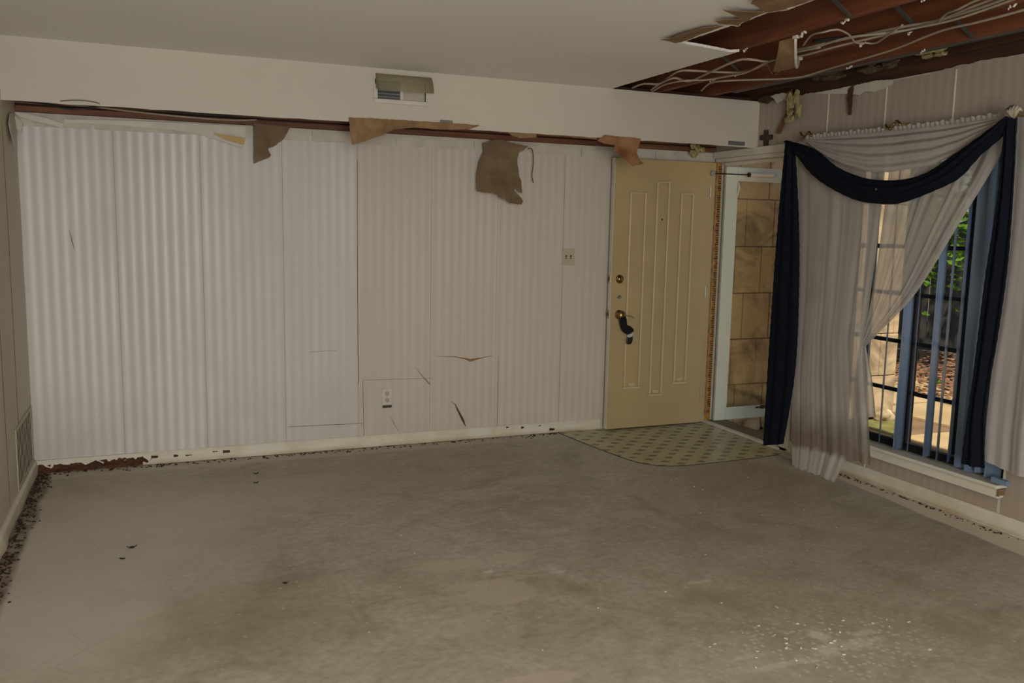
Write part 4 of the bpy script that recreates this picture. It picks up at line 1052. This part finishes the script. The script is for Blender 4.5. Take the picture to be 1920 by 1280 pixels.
# ================================================================== CABLES IN THE CEILING (each one separate)
def cable(pts, z, r, mat, label, dz=0.0, group='loose cables in the open ceiling'):
    P = [(x, y, z + dz * i / max(1, len(pts) - 1) + .006 * math.sin(i * 2.3)) for i, (x, y) in enumerate(pts)]
    return MB().tube(smooth_path(P, 5), r, 7).build('electrical_cable', mat, smooth=True, label=label, cat='cable', group=group)
cw = M['cable_white']
cable(CABLE_1, H - .004, .0065, cw, 'white cable wandering along the joists, nearest the ceiling edge')
cable([(x, y) for x, y in CABLE_2], H - .016, .0065, cw, 'white cable crossing the others left of the curled board scrap')
cable(CABLE_3 + [(3.10, 3.70), (3.09, 3.45), (3.13, 3.1), (3.12, 2.8), (3.06, 2.45)], H - .026, .0055, cw, 'lowest white cable of the bundle passing the curled board scrap')
cable(CABLE_4 + [(3.30, 2.5)], H - .008, .006, cw, 'single white cable sagging under the last joist near the wall')
cable(CABLE_5, H - .030, .0045, cw, 'thin white cable looping in an S beside the bundle')
cable(CABLE_7, H - .022, .005, cw, 'short white cable branching off at the top right corner')
cable(CABLE_TIE, H - .034, .0035, M['cable_grey'], 'short thin V shaped wire end under the bundle')
cable([(2.99, 3.5), (3.11, 3.30), (3.19, 3.08), (3.19, 2.88), (3.14, 2.66), (3.08, 2.45)], H - .004, .008, M['cable_black'], 'thick black cable beside the white bundle at top right')
def wall_cable(pts, r, mat, label):
    return MB().tube(smooth_path(pts, 6), r, 7).build('electrical_cable', mat, smooth=True, label=label, cat='cable', group='cables above the striped wall')
wall_cable([(-.55, 5.70, 2.178), (-.30, 5.69, 2.166), (0.0, 5.69, 2.148), (.28, 5.69, 2.138), (.50, 5.70, 2.140), (.62, 5.70, 2.15)], .006, cw, 'white cable sagging along the wall top at the left')
wall_cable([(-.66, 5.66, 2.172), (-.52, 5.65, 2.160), (-.42, 5.64, 2.142), (-.33, 5.65, 2.152), (-.22, 5.66, 2.170), (-.05, 5.68, 2.178)], .006, M['cable_black'], 'black cable drooping in the upper left corner')
wall_cable([(-.05, 5.50, 2.160), (.12, 5.48, 2.146), (.28, 5.47, 2.138), (.42, 5.48, 2.142), (.60, 5.50, 2.156)], .0065, M['cable_black'], 'black cable sagging behind the soffit edge left of the register')
wall_cable([(-.45, 5.30, 2.135), (-.40, 5.262, 2.140), (-.33, 5.258, 2.146), (-.26, 5.262, 2.142), (-.22, 5.30, 2.132)], .003, M['cable_grey'], 'thin grey wire loop poking over the soffit edge')

# ================================================================== WINDOW DRESSING
rod = root('curtain_rod', (4.0, 3.9, 2.12), 'white curtain rod on brass brackets above the window, mostly covered', 'curtain rod')
MB().tube([(3.992, 4.80, 2.118), (3.992, 2.60, 2.118)], .008, 10).build('rod', M['white_paint'], rod, smooth=True)
for y in (4.63, 3.915, 3.09):
    MB().box(3.992 + .0085, XR - .001, y - .008, y + .008, 2.110, 2.126, b=.002).box(XR - .005, XR - .0005, y - .014, y + .014, 2.085, 2.165, b=.002).build('bracket', M['brass'], rod)
for y, s in ((4.632, .9), (3.905, 1.0)):
    mb = MB(); pts = [(3.955, y - .05 + .014 * i, 2.140 + .022 * math.sin(i * .8) * s + .004 * i * (1 if s < 1 else .3)) for i in range(9)]
    mb.tube(smooth_path(pts, 3), [.006 + .004 * math.sin(i * .7) ** 2 for i in range(25)], 6)
    mb.build('brass_ornament', M['brass'], rod, smooth=True)
hk = root('scarf_holder', (3.90, 3.09, 2.10), 'cream shell shaped scarf holder at the right end of the rod', 'holder')
mb = MB()
for k in range(5):
    a = -.9 + .45 * k
    mb.tube([(3.895, 3.095, 2.098), (3.885, 3.095 + .025 * math.sin(a), 2.122 + .010 * math.cos(a)), (3.89, 3.095 + .042 * math.sin(a), 2.118 + .035 * math.cos(a)), (3.90, 3.095 + .05 * math.sin(a), 2.105 + .035 * math.cos(a))], [.006, .012, .011, .004], 8)
mb.build('shell', M['plastic_ivory'], hk, smooth=True)
MB().tube([(3.90, 3.093, 2.112), (4.066, 3.093, 2.112)], .006, 8).build('holder_stem', M['brass'], hk)

# vertical blind: slats of slate blue vinyl, each turned a little differently
vb = root('vertical_blind', (4.03, 3.77, WZ0 + .02), 'slate blue vertical blind with uneven slats hanging inside the window', 'blind')
MB().box(XR - .03, XR + .032, WY0 + .004, WY1 - .004, 2.008, 2.046, b=.004).build('headrail', M['white_paint'], vb)
SL = [(4.40, 30), (4.31, 26), (4.22, 20), (4.13, 30), (4.060, 40), (3.925, 41), (3.785, 6), (3.712, 44), (3.575, 14), (3.503, 33), (3.425, 30), (3.335, -52), (3.270, -48), (3.205, -40), (3.150, -30)]
for i, (y, deg) in enumerate(SL):
    a = math.radians(deg); mb = MB()
    Mx = Matrix.Translation((4.052, y, 0)) @ Matrix.Rotation(a, 4, 'Z')
    w = .044; nseg = 6; z0, z1 = WZ0 + .012 + .006 * ((i * 5) % 3), 2.006
    vs, fs = [], []
    for q in range(nseg + 1):
        t = -1 + 2 * q / nseg
        b = .006 * (1 - t * t)
        for (zz_, off) in ((z0, 0), (z1, 0), (z0, .0012), (z1, .0012)):
            vs.append(Mx @ Vector((w * t, b + off, zz_)))
    for q in range(nseg):
        o = q * 4
        fs += [(o, o + 4, o + 5, o + 1), (o + 2, o + 3, o + 7, o + 6), (o, o + 2, o + 6, o + 4), (o + 1, o + 5, o + 7, o + 3)]
    fs += [(0, 1, 3, 2), (nseg * 4, nseg * 4 + 2, nseg * 4 + 3, nseg * 4 + 1)]
    mb.add(vs, fs)
    mb.build('slat', M['blind'], vb, smooth=True)
sb = MB().prism([(3.11, .262), (3.02, .262), (3.025, .285), (3.11, .29)], lambda u, v, w: (3.99 + .03 * w / .0015, u, v), .0015)
sb.build('slat', M['blind'], vb)

# ---- sheer curtains
def wav(u, v, k, ph=0.0):
    return .6 * math.sin(2 * PI * k * u + ph + 1.2 * math.sin(2.2 * v)) + .4 * math.sin(2 * PI * k * 1.73 * u + 1.7 + ph + .8 * v)
def folds(u, v, k=1.0, ph=0.0):
    a = noise.noise(Vector((u * 8 * k + ph, v * .8, 3.1))) + .42 * noise.noise(Vector((u * 17 * k + ph, v * 1.1, 7.7))) + .12 * noise.noise(Vector((u * 36 * k + ph, v * 1.3, 1.2)))
    return max(-1, min(1.2, 1.5 * a))
def left_panel(u, v):
    zb = .004 if u < .70 else (.004 + .165 * min(1, (u - .70) / .03) + .02 * (u - .7))
    z = 2.112 + (zb - 2.112) * v
    xx = 3.982 - .022 * (1 - z / 2.11) - .100 * max(0, 1 - z / 1.5) ** 1.6
    f = xx / 3.96
    yl = interp([(0, 4.56), (.584, 4.619), (1.09, 4.618), (1.58, 4.648), (1.95, 4.70), (2.12, 4.71)], z)
    yr = interp([(0, 4.00), (.1, 3.93), (.18, 3.875), (.5, 3.93), (.88, 4.012), (1.05, 3.992), (1.27, 3.974), (1.45, 3.962), (1.68, 3.948), (2.12, 3.940)], z)
    y = (yl + (yr - yl) * u) * f
    amp = .004 + .010 * min(1, v * 1.3)
    pinch = 1 - .3 * math.exp(-((z - .88) / .25) ** 2)
    return (xx - .002 - amp * (1 + folds(u, v)) * pinch * .9, y, z + (.004 * math.sin(u * 60) if v > .99 else 0))
MB().grid(left_panel, 150, 60).build('sheer_curtain', M['sheer'], smooth=True, fixn=False, label='left sheer white curtain panel reaching the floor, brown stained at its foot', cat='curtain', group='white sheer curtains')
def right_panel(u, v):
    L = along([(3.918, 2.112)] + RP_L, v); R = along([(3.16, 2.112)] + RP_R, v)
    y = L[0] + (R[0] - L[0]) * u; z = L[1] + (R[1] - L[1]) * u
    if v < .06: z = z + (2.112 - z) * (1 - v / .06)
    w = (1 - v) ** .8
    return (3.975 - .030 * v - .026 * u * math.sin(PI * v) - (.003 + .012 * w * min(1, v * 6 + .2)) * (1 + folds(u, v * .5, 1.0, 5.0)) * .8, y, z)
MB().grid(right_panel, 130, 60).build('sheer_curtain', M['sheer'], smooth=True, fixn=False, label='right sheer white curtain panel swept across and tucked behind the left panel', cat='curtain', group='white sheer curtains')
def tail(u, v):
    L = along(TAIL_L, v); R = along(TAIL_R, v)
    y = L[0] + (R[0] - L[0]) * u; z = L[1] + (R[1] - L[1]) * u
    return (3.945 - .010 - (.003 + .014 * v) * (1 + wav(u, v * .5, 2.6, 2.0)), y, z)
tl = bpy.data.objects['sheer_curtain.001'] if 'sheer_curtain.001' in bpy.data.objects else None
MB().grid(tail, 40, 24).build('gathered_end', M['sheer'], tl, smooth=True, fixn=False)
def side_sheer(u, v):
    z0 = .375 - .030 * math.sin(PI * min(1, u * 1.4)) + .02 * u
    z = 2.115 + (z0 - 2.115) * v
    yl = interp([(.33, 3.12), (.556, 3.13), (.834, 3.128), (1.218, 3.103), (1.64, 3.103), (2.12, 3.125)], z)
    y = yl + (2.55 - yl) * u
    return (3.965 - (.008 + .010 * v) * (1 + folds(u, v, .8, 9.0)), y, z)
MB().grid(side_sheer, 90, 40).build('sheer_curtain', M['sheer_thick'], smooth=True, fixn=False, label='sheer white curtain hanging straight at the right edge of the photo', cat='curtain', group='white sheer curtains')
VT = sorted(VAL_TOP); VB = sorted(VAL_BOT)
va = root('sheer_swag_valance', (3.96, 3.9, 1.9), 'white sheer swag valance draped in curved folds over the rod', 'valance')
def valance(u, v):
    y = 4.665 + (3.150 - 4.665) * u
    zt = interp(VT, y); zb = interp(VB, y)
    zb = min(zt - .004, zb)
    z = zt + (zb - zt) * v
    k = math.sin(PI * min(1, max(0, u)))
    return (3.958 - .038 * math.sin(PI * .62 * v) * k ** .5 - .010 * k * math.sin(2 * PI * (4.3 * v ** .8 + .25 * math.sin(3 * u)) ), y, z)
MB().grid(valance, 90, 56).build('drape', M['sheer_thick'], va, smooth=True, fixn=False)
def ruffle(u, v):
    y = 4.66 + (3.13 - 4.66) * u
    zt = interp(VT, y)
    return (3.966 + .005 * math.sin(u * 300 + 2 * v) * v, y, zt - .006 + (.034 + .005 * math.sin(u * 170)) * v)
MB().grid(ruffle, 300, 4).build('ruffled_heading', M['sheer_thick'], va, smooth=True, fixn=False)

# ---- navy scarf: left tail, swag, right tail
sc = root('navy_scarf', (3.9, 3.9, 1.7), 'dark navy crinkled scarf swagged over the rod with two long tails', 'window scarf')
def swag(u, v):
    a = along(SWAG_TOP, u); b = along(SWAG_BOT, u)
    y = a[0] + (b[0] - a[0]) * v; z = a[1] + (b[1] - a[1]) * v
    return (3.905 - .038 * math.sin(PI * v) - .006 * math.sin(2 * PI * 3.2 * v + .6 * math.sin(5 * u)) - .0025 * math.sin(u * 150 + 3 * v), y, z)
def solid(fn, name, nu, nv, t, label=None):
    mb = MB().grid(fn, nu, nv)
    o = mb.build(name, M['navy'], sc, smooth=True, fixn=False, label=label)
    md = o.modifiers.new('thickness', 'SOLIDIFY'); md.thickness = t; md.offset = 0
    return o
solid(swag, 'swag', 110, 22, .003)
def ltail(u, v):
    L = along(LT_L, v); R = along(LT_R, v)
    y = L[0] + (R[0] - L[0]) * u; z = L[1] + (R[1] - L[1]) * u
    xx = 3.9 - .055 * v ** 2; q = xx / 3.9
    return (xx - .022 * math.sin(PI * u) ** .7 - .009 * math.sin(2 * PI * 2.4 * u + 1.2 * math.sin(3 * v)) - .0015 * math.sin(v * 190), y * q, 1.53 + (z - 1.53) * q)
solid(ltail, 'tail', 30, 120, .003)
def rtail(u, v):
    L = along(RT_L, v); R = along(RT_R, v)
    y = L[0] + (R[0] - L[0]) * u; z = L[1] + (R[1] - L[1]) * u
    return (3.908 - .026 * math.sin(PI * u) ** .7 - .010 * math.sin(2 * PI * 2.1 * u + 1.0 * math.sin(3 * v)) - .0015 * math.sin(v * 170), y, z)
solid(rtail, 'tail', 28, 110, .003)
MB().lathe([(.006, 0), (.006, .002), (.003, .004)], Matrix.Translation((3.858, 3.905, 1.78)) @ Matrix.Rotation(-PI / 2, 4, 'Y'), 10).build('pin_head', M['chrome'], sc)

# ================================================================== SMALL THINGS
# black stocking-shaped pouch hanging from the knob
sk = root('hanging_stocking', (3.25, 5.63, .67), 'small black stocking shaped pouch hanging on a cord from the door knob', 'pouch')
def puff(poly, y, t, mat, name):
    c = Vector((sum(p[0] for p in poly) / len(poly), sum(p[1] for p in poly) / len(poly)))
    bm = bmesh.new()
    sm = [tuple(q) for q in smooth_path([p for p in poly] + [poly[0]], 3)[:-1]]
    vf, vb_, vm = [], [], []
    mb = MB(); n = len(sm)
    rings = [(.0, .78), (.25, .95), (.5, 1.0), (.75, .95), (1.0, .78)]
    vs = []
    for d, s in rings:
        for p in sm:
            q = c + (Vector(p) - c) * s
            vs.append((q.x, y - t * d, q.y))
    fs = []
    for r in range(len(rings) - 1):
        for i in range(n): fs.append((r * n + i, r * n + (i + 1) % n, (r + 1) * n + (i + 1) % n, (r + 1) * n + i))
    fs += [tuple(range(n)), tuple(range((len(rings)) * n - 1, (len(rings) - 1) * n - 1, -1))]
    mb.add(vs, fs)
    bm.free()
    return mb.build(name, mat, sk, smooth=False)
puff(SOCK, 5.650, .024, M['black_cloth'], 'stocking')
puff(SOCK_BAND, 5.645, .012, M['white_cloth'], 'white_band')
puff(SOCK_TAG, 5.643, .008, M['dark_tag'], 'tag')
MB().tube(smooth_path([(3.190, 5.653, .905), (3.205, 5.645, .878), (3.225, 5.640, .872), (3.245, 5.642, .882), (3.271, 5.640, .882), (3.296, 5.640, .876), (3.312, 5.642, .864)], 4), .0035, 6).build('cord_loop', M['cord'], sk, smooth=True)

# entry vinyl with a rounded corner
vy = [(2.770, 5.766), (2.80, 5.50), (2.835, 5.25), (2.870, 5.02), (2.91, 4.86), (2.97, 4.765), (3.06, 4.705), (3.20, 4.680), (3.45, 4.680), (3.75, 4.690), (3.95, 4.712), (4.020, 4.735), (4.036, 5.766)]
MB().prism(vy, lambda u, v, w: (u, v, .0006 + w), .003).build('entry_vinyl', M['vinyl'], label='olive diamond patterned vinyl patch on the floor before the door', cat='vinyl flooring')
edge = smooth_path([(u, v, .003) for u, v in vy[:-2]], 5)
mb = MB()
for i in range(len(edge) - 1):
    a, b = Vector(edge[i]), Vector(edge[i + 1])
    t = (b - a).normalized(); nrm = Vector((t.y, -t.x, 0)) * -1
    wv = .012 + .012 * abs(noise.noise(a * 7))
    for (p, q) in ((a, b),):
        mb.add([p + nrm * wv - Vector((0, 0, .0026)), q + nrm * wv - Vector((0, 0, .0026)), q - nrm * .004 + Vector((0, 0, .0016)), p - nrm * .004 + Vector((0, 0, .0016)), p - nrm * .004 - Vector((0, 0, .0026)), q - nrm * .004 - Vector((0, 0, .0026))], [(0, 1, 2, 3), (3, 2, 5, 4), (0, 4, 5, 1)])
M['adhesive'] = pmat('old_black_adhesive', srgb(74, 64, 52), .85, .3, 30, bump=.5)
mb.build('torn_edge', M['adhesive'], bpy.data.objects['entry_vinyl'], kind='stuff')

# debris: crumbs along the walls (nobody could count them), leaf bits, paint chips
def crumbs(name, fn, n, smin, smax, mat, label, cat):
    mb = MB()
    for i in range(n):
        x, y = fn(); s = random.uniform(smin, smax)
        Mx = Matrix.Translation((x, y, s * .35 + .0004)) @ Matrix.Rotation(random.uniform(0, 6.3), 4, 'Z') @ Matrix.Rotation(random.uniform(-.3, .3), 4, 'X')
        mb.box(-s * random.uniform(.5, 1.6), s, -s * .5, s * .6, -s * .3, s * .3, M=Mx)
    return mb.build(name, mat, label=label, cat=cat, kind='stuff')
crumbs('floor_debris', lambda: (XL + .025 + abs(random.gauss(0, .032)), random.uniform(2.5, 5.74)), 620, .002, .008, M['crumb'], 'dark crumbling debris strewn along the foot of the left wall', 'debris')
crumbs('floor_debris', lambda: (random.uniform(XL + .03, 2.75), D - .03 - abs(random.gauss(0, .03))), 240, .002, .008, M['crumb'], 'dark specks of debris along the back baseboard', 'debris')
crumbs('floor_debris', lambda: (XR - .045 - abs(random.gauss(0, .02)), random.uniform(2.8, 4.4)), 130, .002, .007, M['crumb'], 'dark specks of debris along the right baseboard', 'debris')
crumbs('paint_chips', lambda: (random.gauss(2.28, .22), random.gauss(2.40, .12)), 40, .002, .007, M['chip'], 'white paint chips spattered on the concrete in the foreground', 'paint chips')
crumbs('paint_chips', lambda: (random.uniform(.6, 3.6), random.uniform(2.4, 5.0) if False else random.uniform(2.4, 4.6)), 60, .002, .005, M['chip'], 'white paint chips scattered over the middle of the floor', 'paint chips')
def dead_leaf(x, y, r, label, seed):
    rnd = random.Random(seed); mb = MB()
    a0 = rnd.uniform(0, 6.3)
    poly = []
    for i in range(12):
        a = 2 * PI * i / 12; q = r * (1.0 if i % 3 else .55) * rnd.uniform(.7, 1.1)
        poly.append((x + q * math.cos(a + a0) * 1.3, y + q * math.sin(a + a0) * .7))
    mb.sheet(poly, lambda u, v, w: (u, v, .0012 + .35 * ((u - x) ** 2) / r + .25 * ((v - y) ** 2) / r + w), .001, r * .6, .001)
    mb.build('dead_leaf', M['crumb'], label=label, cat='leaf', group='dead leaf bits on the floor')
dead_leaf(-.136, 4.294, .020, 'dark shrivelled leaf alone on the pale floor at left', 1)
dead_leaf(-.171, 4.159, .014, 'small broken leaf bit just in front of the dark leaf at left', 2)
dead_leaf(.540, 5.365, .016, 'dark leaf bit near the back wall, nearer the wall of two', 3)
dead_leaf(.519, 5.172, .016, 'dark leaf bit near the back wall, farther from the wall of two', 4)
dead_leaf(.478, 3.640, .013, 'thin dark twig bit on the floor left of centre', 5)

# ================================================================== OUTSIDE
GZ = -.14
gd = MB().box(XR + .19, 40, -12, 40, GZ - .3, GZ - .02).build('ground', M['deck_grey'], label='bare brown soil beyond the patio outside', cat='ground', kind='structure')
pt = root('patio', (6.0, 5.0, GZ), 'sunlit tan flagstone patio outside the window', 'patio', kind='structure')
rnd = random.Random(4)
y = 2.4; row = 0
while y < 8.6:
    h = rnd.uniform(.42, .58); x = XR + .22 - rnd.uniform(0, .3) * 0
    while x < 7.5:
        w = rnd.uniform(.5, .85)
        if not (y + h > 5.86 and x < 6.32):
            j = lambda s=.018: rnd.uniform(-s, s)
            poly = [(x + .01 + j(), y + .01 + j()), (x + w * .5, y + .008 + j()), (x + w - .01 + j(), y + .01 + j()), (x + w - .008 + j(), y + h * .5), (x + w - .01 + j(), y + h - .01 + j()), (x + w * .5, y + h - .008 + j()), (x + .01 + j(), y + h - .01 + j()), (x + .008, y + h * .5)]
            dz = rnd.uniform(-.004, .004)
            MB().prism(poly, lambda u, v, q: (u, v, GZ - .018 + q + dz * (q > 0)), .018).build('flagstone', M['flag'], pt)
        x += w
    y += h; row += 1
MB().sheet([(4.55, 5.45), (5.2, 5.25), (5.75, 5.30), (6.1, 5.55), (6.15, 5.85), (4.6, 5.85)], lambda u, v, w: (u, v, GZ + .006 + .012 * noise.noise(Vector((u * 6, v * 6, 0))) + w), .004, .10, .01).build('moss_patch', M['moss'], label='mossy green strip along the foot of the stone wall', cat='moss')

# stone wall beside the entry, block by block
sw_ = root('stone_wall', (5.2, 6.05, GZ), 'tan stone block wall outside, beside the open storm door', 'wall', kind='structure')
MB().box(XR + .185, 6.27, 5.965, 6.15, GZ, 2.66).build('mortar_core', pmat('mortar', srgb(140, 112, 82), .95, .1, 12), sw_)
MB().box(XR + .185, 4.232, 5.79, 5.964, GZ, 2.66).build('corner_return', M['stone'], sw_)
z = GZ; r = 0
while z < 2.6:
    h = .385
    xs_ = []; x = 4.235 - (.0 if r % 2 == 0 else .08)
    while x < 6.26:
        w = rnd.uniform(.245, .30)
        a, b = max(4.235, x), min(6.27, x + w)
        if b - a > .05:
            pr_ = .012 + rnd.uniform(0, .010)
            MB().box(a + .003, b - .003, 5.964 - pr_, 5.966, z + .003, z + h - .004, b=.006).build('stone_block', M['stone'], sw_)
        x += w
    z += h; r += 1
for i, (x, y, r_) in enumerate(((4.62, 5.87, .07), (4.80, 5.86, .055), (4.50, 5.90, .045), (6.02, 5.80, .08))):
    bm = bmesh.new(); bmesh.ops.create_icosphere(bm, subdivisions=3, radius=1)
    sd = Vector((i * 7.1, 3, 1)); mb = MB()
    vs = [Vector((x, y, GZ + r_ * .55)) + Vector((v.co.x * r_ * 1.2, v.co.y * r_ * .8, v.co.z * r_ * .8)) * (1 + .3 * noise.noise(v.co * 1.5 + sd)) for v in bm.verts]
    bm.verts.index_update(); fs = [[v.index for v in f.verts] for f in bm.faces]; bm.free()
    mb.add(vs, fs).build('rock', M['stone'], smooth=True, label=('rounded rock at the wall foot seen under the storm door glass', 'smaller rock right of the rounded one at the wall foot', 'smallest rock at the wall foot nearest the doorway', 'rock at the far end of the stone wall')[i], cat='rock')

# leaf litter beyond the patio
mb = MB()
rnd = random.Random(9)
for i in range(5200):
    x = rnd.uniform(7.3, 11.0); y = rnd.uniform(5.0, 10.2); s = rnd.uniform(.025, .055)
    if (x - 7.3) + (y - 5) * .9 > 6.6: continue
    Mx = Matrix.Translation((x, y, GZ + rnd.uniform(-.012, .02))) @ Matrix.Rotation(rnd.uniform(0, 6.3), 4, 'Z') @ Matrix.Rotation(rnd.uniform(-.6, .6), 4, 'X')
    mb.add([Mx @ Vector(p) for p in ((-s, 0, 0), (-.3 * s, -.5 * s, .12 * s), (s * .5, -.4 * s, 0), (s * 1.2, 0, .2 * s), (s * .5, .4 * s, 0), (-.3 * s, .5 * s, .1 * s))], [(0, 1, 2, 3), (0, 3, 4, 5)])
mb.build('leaf_litter', M['leaf_dry'], fixn=False, label='reddish dry leaf litter on the soil beyond the patio', cat='leaves', kind='stuff')

# dark board fence at the back, board by board
fc = root('board_fence', (10.6, 9.5, GZ), 'dark weathered board fence at the back of the yard', 'fence')
FA, FB = Vector((9.0, 11.4, 0)), Vector((12.4, 6.6, 0))
fd = (FB - FA).normalized(); fnrm = Vector((-fd.y, fd.x, 0)); FL = (FB - FA).length
ang = math.atan2(fd.y, fd.x)
i = 0; s = 0
while s < FL - .15:
    w = .145
    Mx = Matrix.Translation(FA + fd * (s + w / 2) + Vector((0, 0, GZ))) @ Matrix.Rotation(ang, 4, 'Z')
    MB().box(-w / 2 + .004, w / 2 - .004, -.011, .011, .03, 1.85 + rnd.uniform(-.02, .02), M=Mx, b=.003).build('fence_board', M['fence'], fc)
    s += w
for z in (.35, 1.5):
    MB().box(0, FL, .0115, .05, z - .045, z + .045, M=Matrix.Translation(FA + Vector((0, 0, GZ))) @ Matrix.Rotation(ang, 4, 'Z')).build('fence_rail', M['fence'], fc)

# trees: one leaning over the yard in front of the fence, others behind
def tree(name, base, h, crown, rad, n, label, seed, leaf=.10, squash=.8):
    t = root(name, base, label, 'tree', group='trees in the yard')
    rnd = random.Random(seed); mb = MB(); B = Vector(base); Cc = Vector(crown)
    mid = B.lerp(Cc, .5) + Vector((rnd.uniform(-.15, .15), rnd.uniform(-.15, .15), .2))
    P = smooth_path([tuple(B), tuple(mid), tuple(Cc)], 6)
    mb.tube(P, [.10 * (1 - .7 * i / (len(P) - 1)) for i in range(len(P))], 9)
    tips = []
    for k in range(16):
        a = rnd.uniform(0, 6.3); st_ = Vector(P[rnd.randrange(6, len(P))])
        tip = Cc + Vector((math.cos(a) * rad * rnd.uniform(.4, .9), math.sin(a) * rad * rnd.uniform(.4, .9), rad * squash * rnd.uniform(-.7, .7)))
        tips.append(tip)
        mb.tube([st_, st_.lerp(tip, .5) + Vector((0, 0, .12)), tip], [.028, .018, .006], 6)
    mb.build('trunk', M['bark'], t, smooth=True)
    mb = MB()
    for i in range(n):
        c = tips[rnd.randrange(len(tips))] if rnd.random() < .75 else Cc
        p = c + Vector((rnd.gauss(0, 1), rnd.gauss(0, 1), rnd.gauss(0, .8))) * rad * .30
        s = leaf * rnd.uniform(.6, 1.3)
        Mx = Matrix.Translation(p) @ Matrix.Rotation(rnd.uniform(0, 6.3), 4, 'Z') @ Matrix.Rotation(rnd.uniform(-1.0, 1.0), 4, 'X') @ Matrix.Rotation(rnd.uniform(-.6, .6), 4, 'Y')
        mb.add([Mx @ Vector(q) for q in ((-s, 0, 0), (-.2 * s, -.42 * s, .08 * s), (s, 0, 0), (-.2 * s, .42 * s, .08 * s))], [(0, 1, 2), (0, 2, 3)])
    mb.build('foliage', M['leaf'], t, kind='stuff', fixn=False)
tree('leafy_tree', (8.9, 8.9, GZ), 3, (8.9, 8.6, 1.75), 1.05, 2600, 'bright green leafy tree in front of the dark fence', 21, .07)
tree('leafy_tree', (11.8, 9.6, GZ), 5, (11.4, 9.2, 4.3), 2.4, 5200, 'tall tree at the back, its crown added over the fence for shade', 22, .16)  # crown placed to block the sun and darken the fence
tree('leafy_tree', (8.6, 12.3, GZ), 5, (9.0, 12.0, 3.6), 2.3, 4200, 'broad tree behind the left end of the fence', 23, .16)
tree('leafy_tree', (14.2, 7.0, GZ), 5, (13.6, 7.0, 3.4), 2.6, 4200, 'dense tree behind the right end of the fence', 24, .17)
# small weed by the leaf litter
wd = root('green_weed', (8.05, 7.05, GZ), 'small green weed growing in the leaf litter', 'plant')
rnd = random.Random(31)
for i in range(14):
    a = rnd.uniform(0, 6.3); s = rnd.uniform(.07, .13); t_ = rnd.uniform(.3, 1.1)
    Mx = Matrix.Translation((8.05, 7.05, GZ + .01)) @ Matrix.Rotation(a, 4, 'Z') @ Matrix.Rotation(-t_, 4, 'Y')
    vs = [Mx @ Vector(q) for q in ((0, -.006, 0), (s * .5, -.025, .01), (s, 0, -.01), (s * .5, .025, .01), (0, .006, 0))]
    MB().add(vs, [(0, 1, 2, 3, 4)]).build('leaf', M['leaf'], wd, fixn=False)
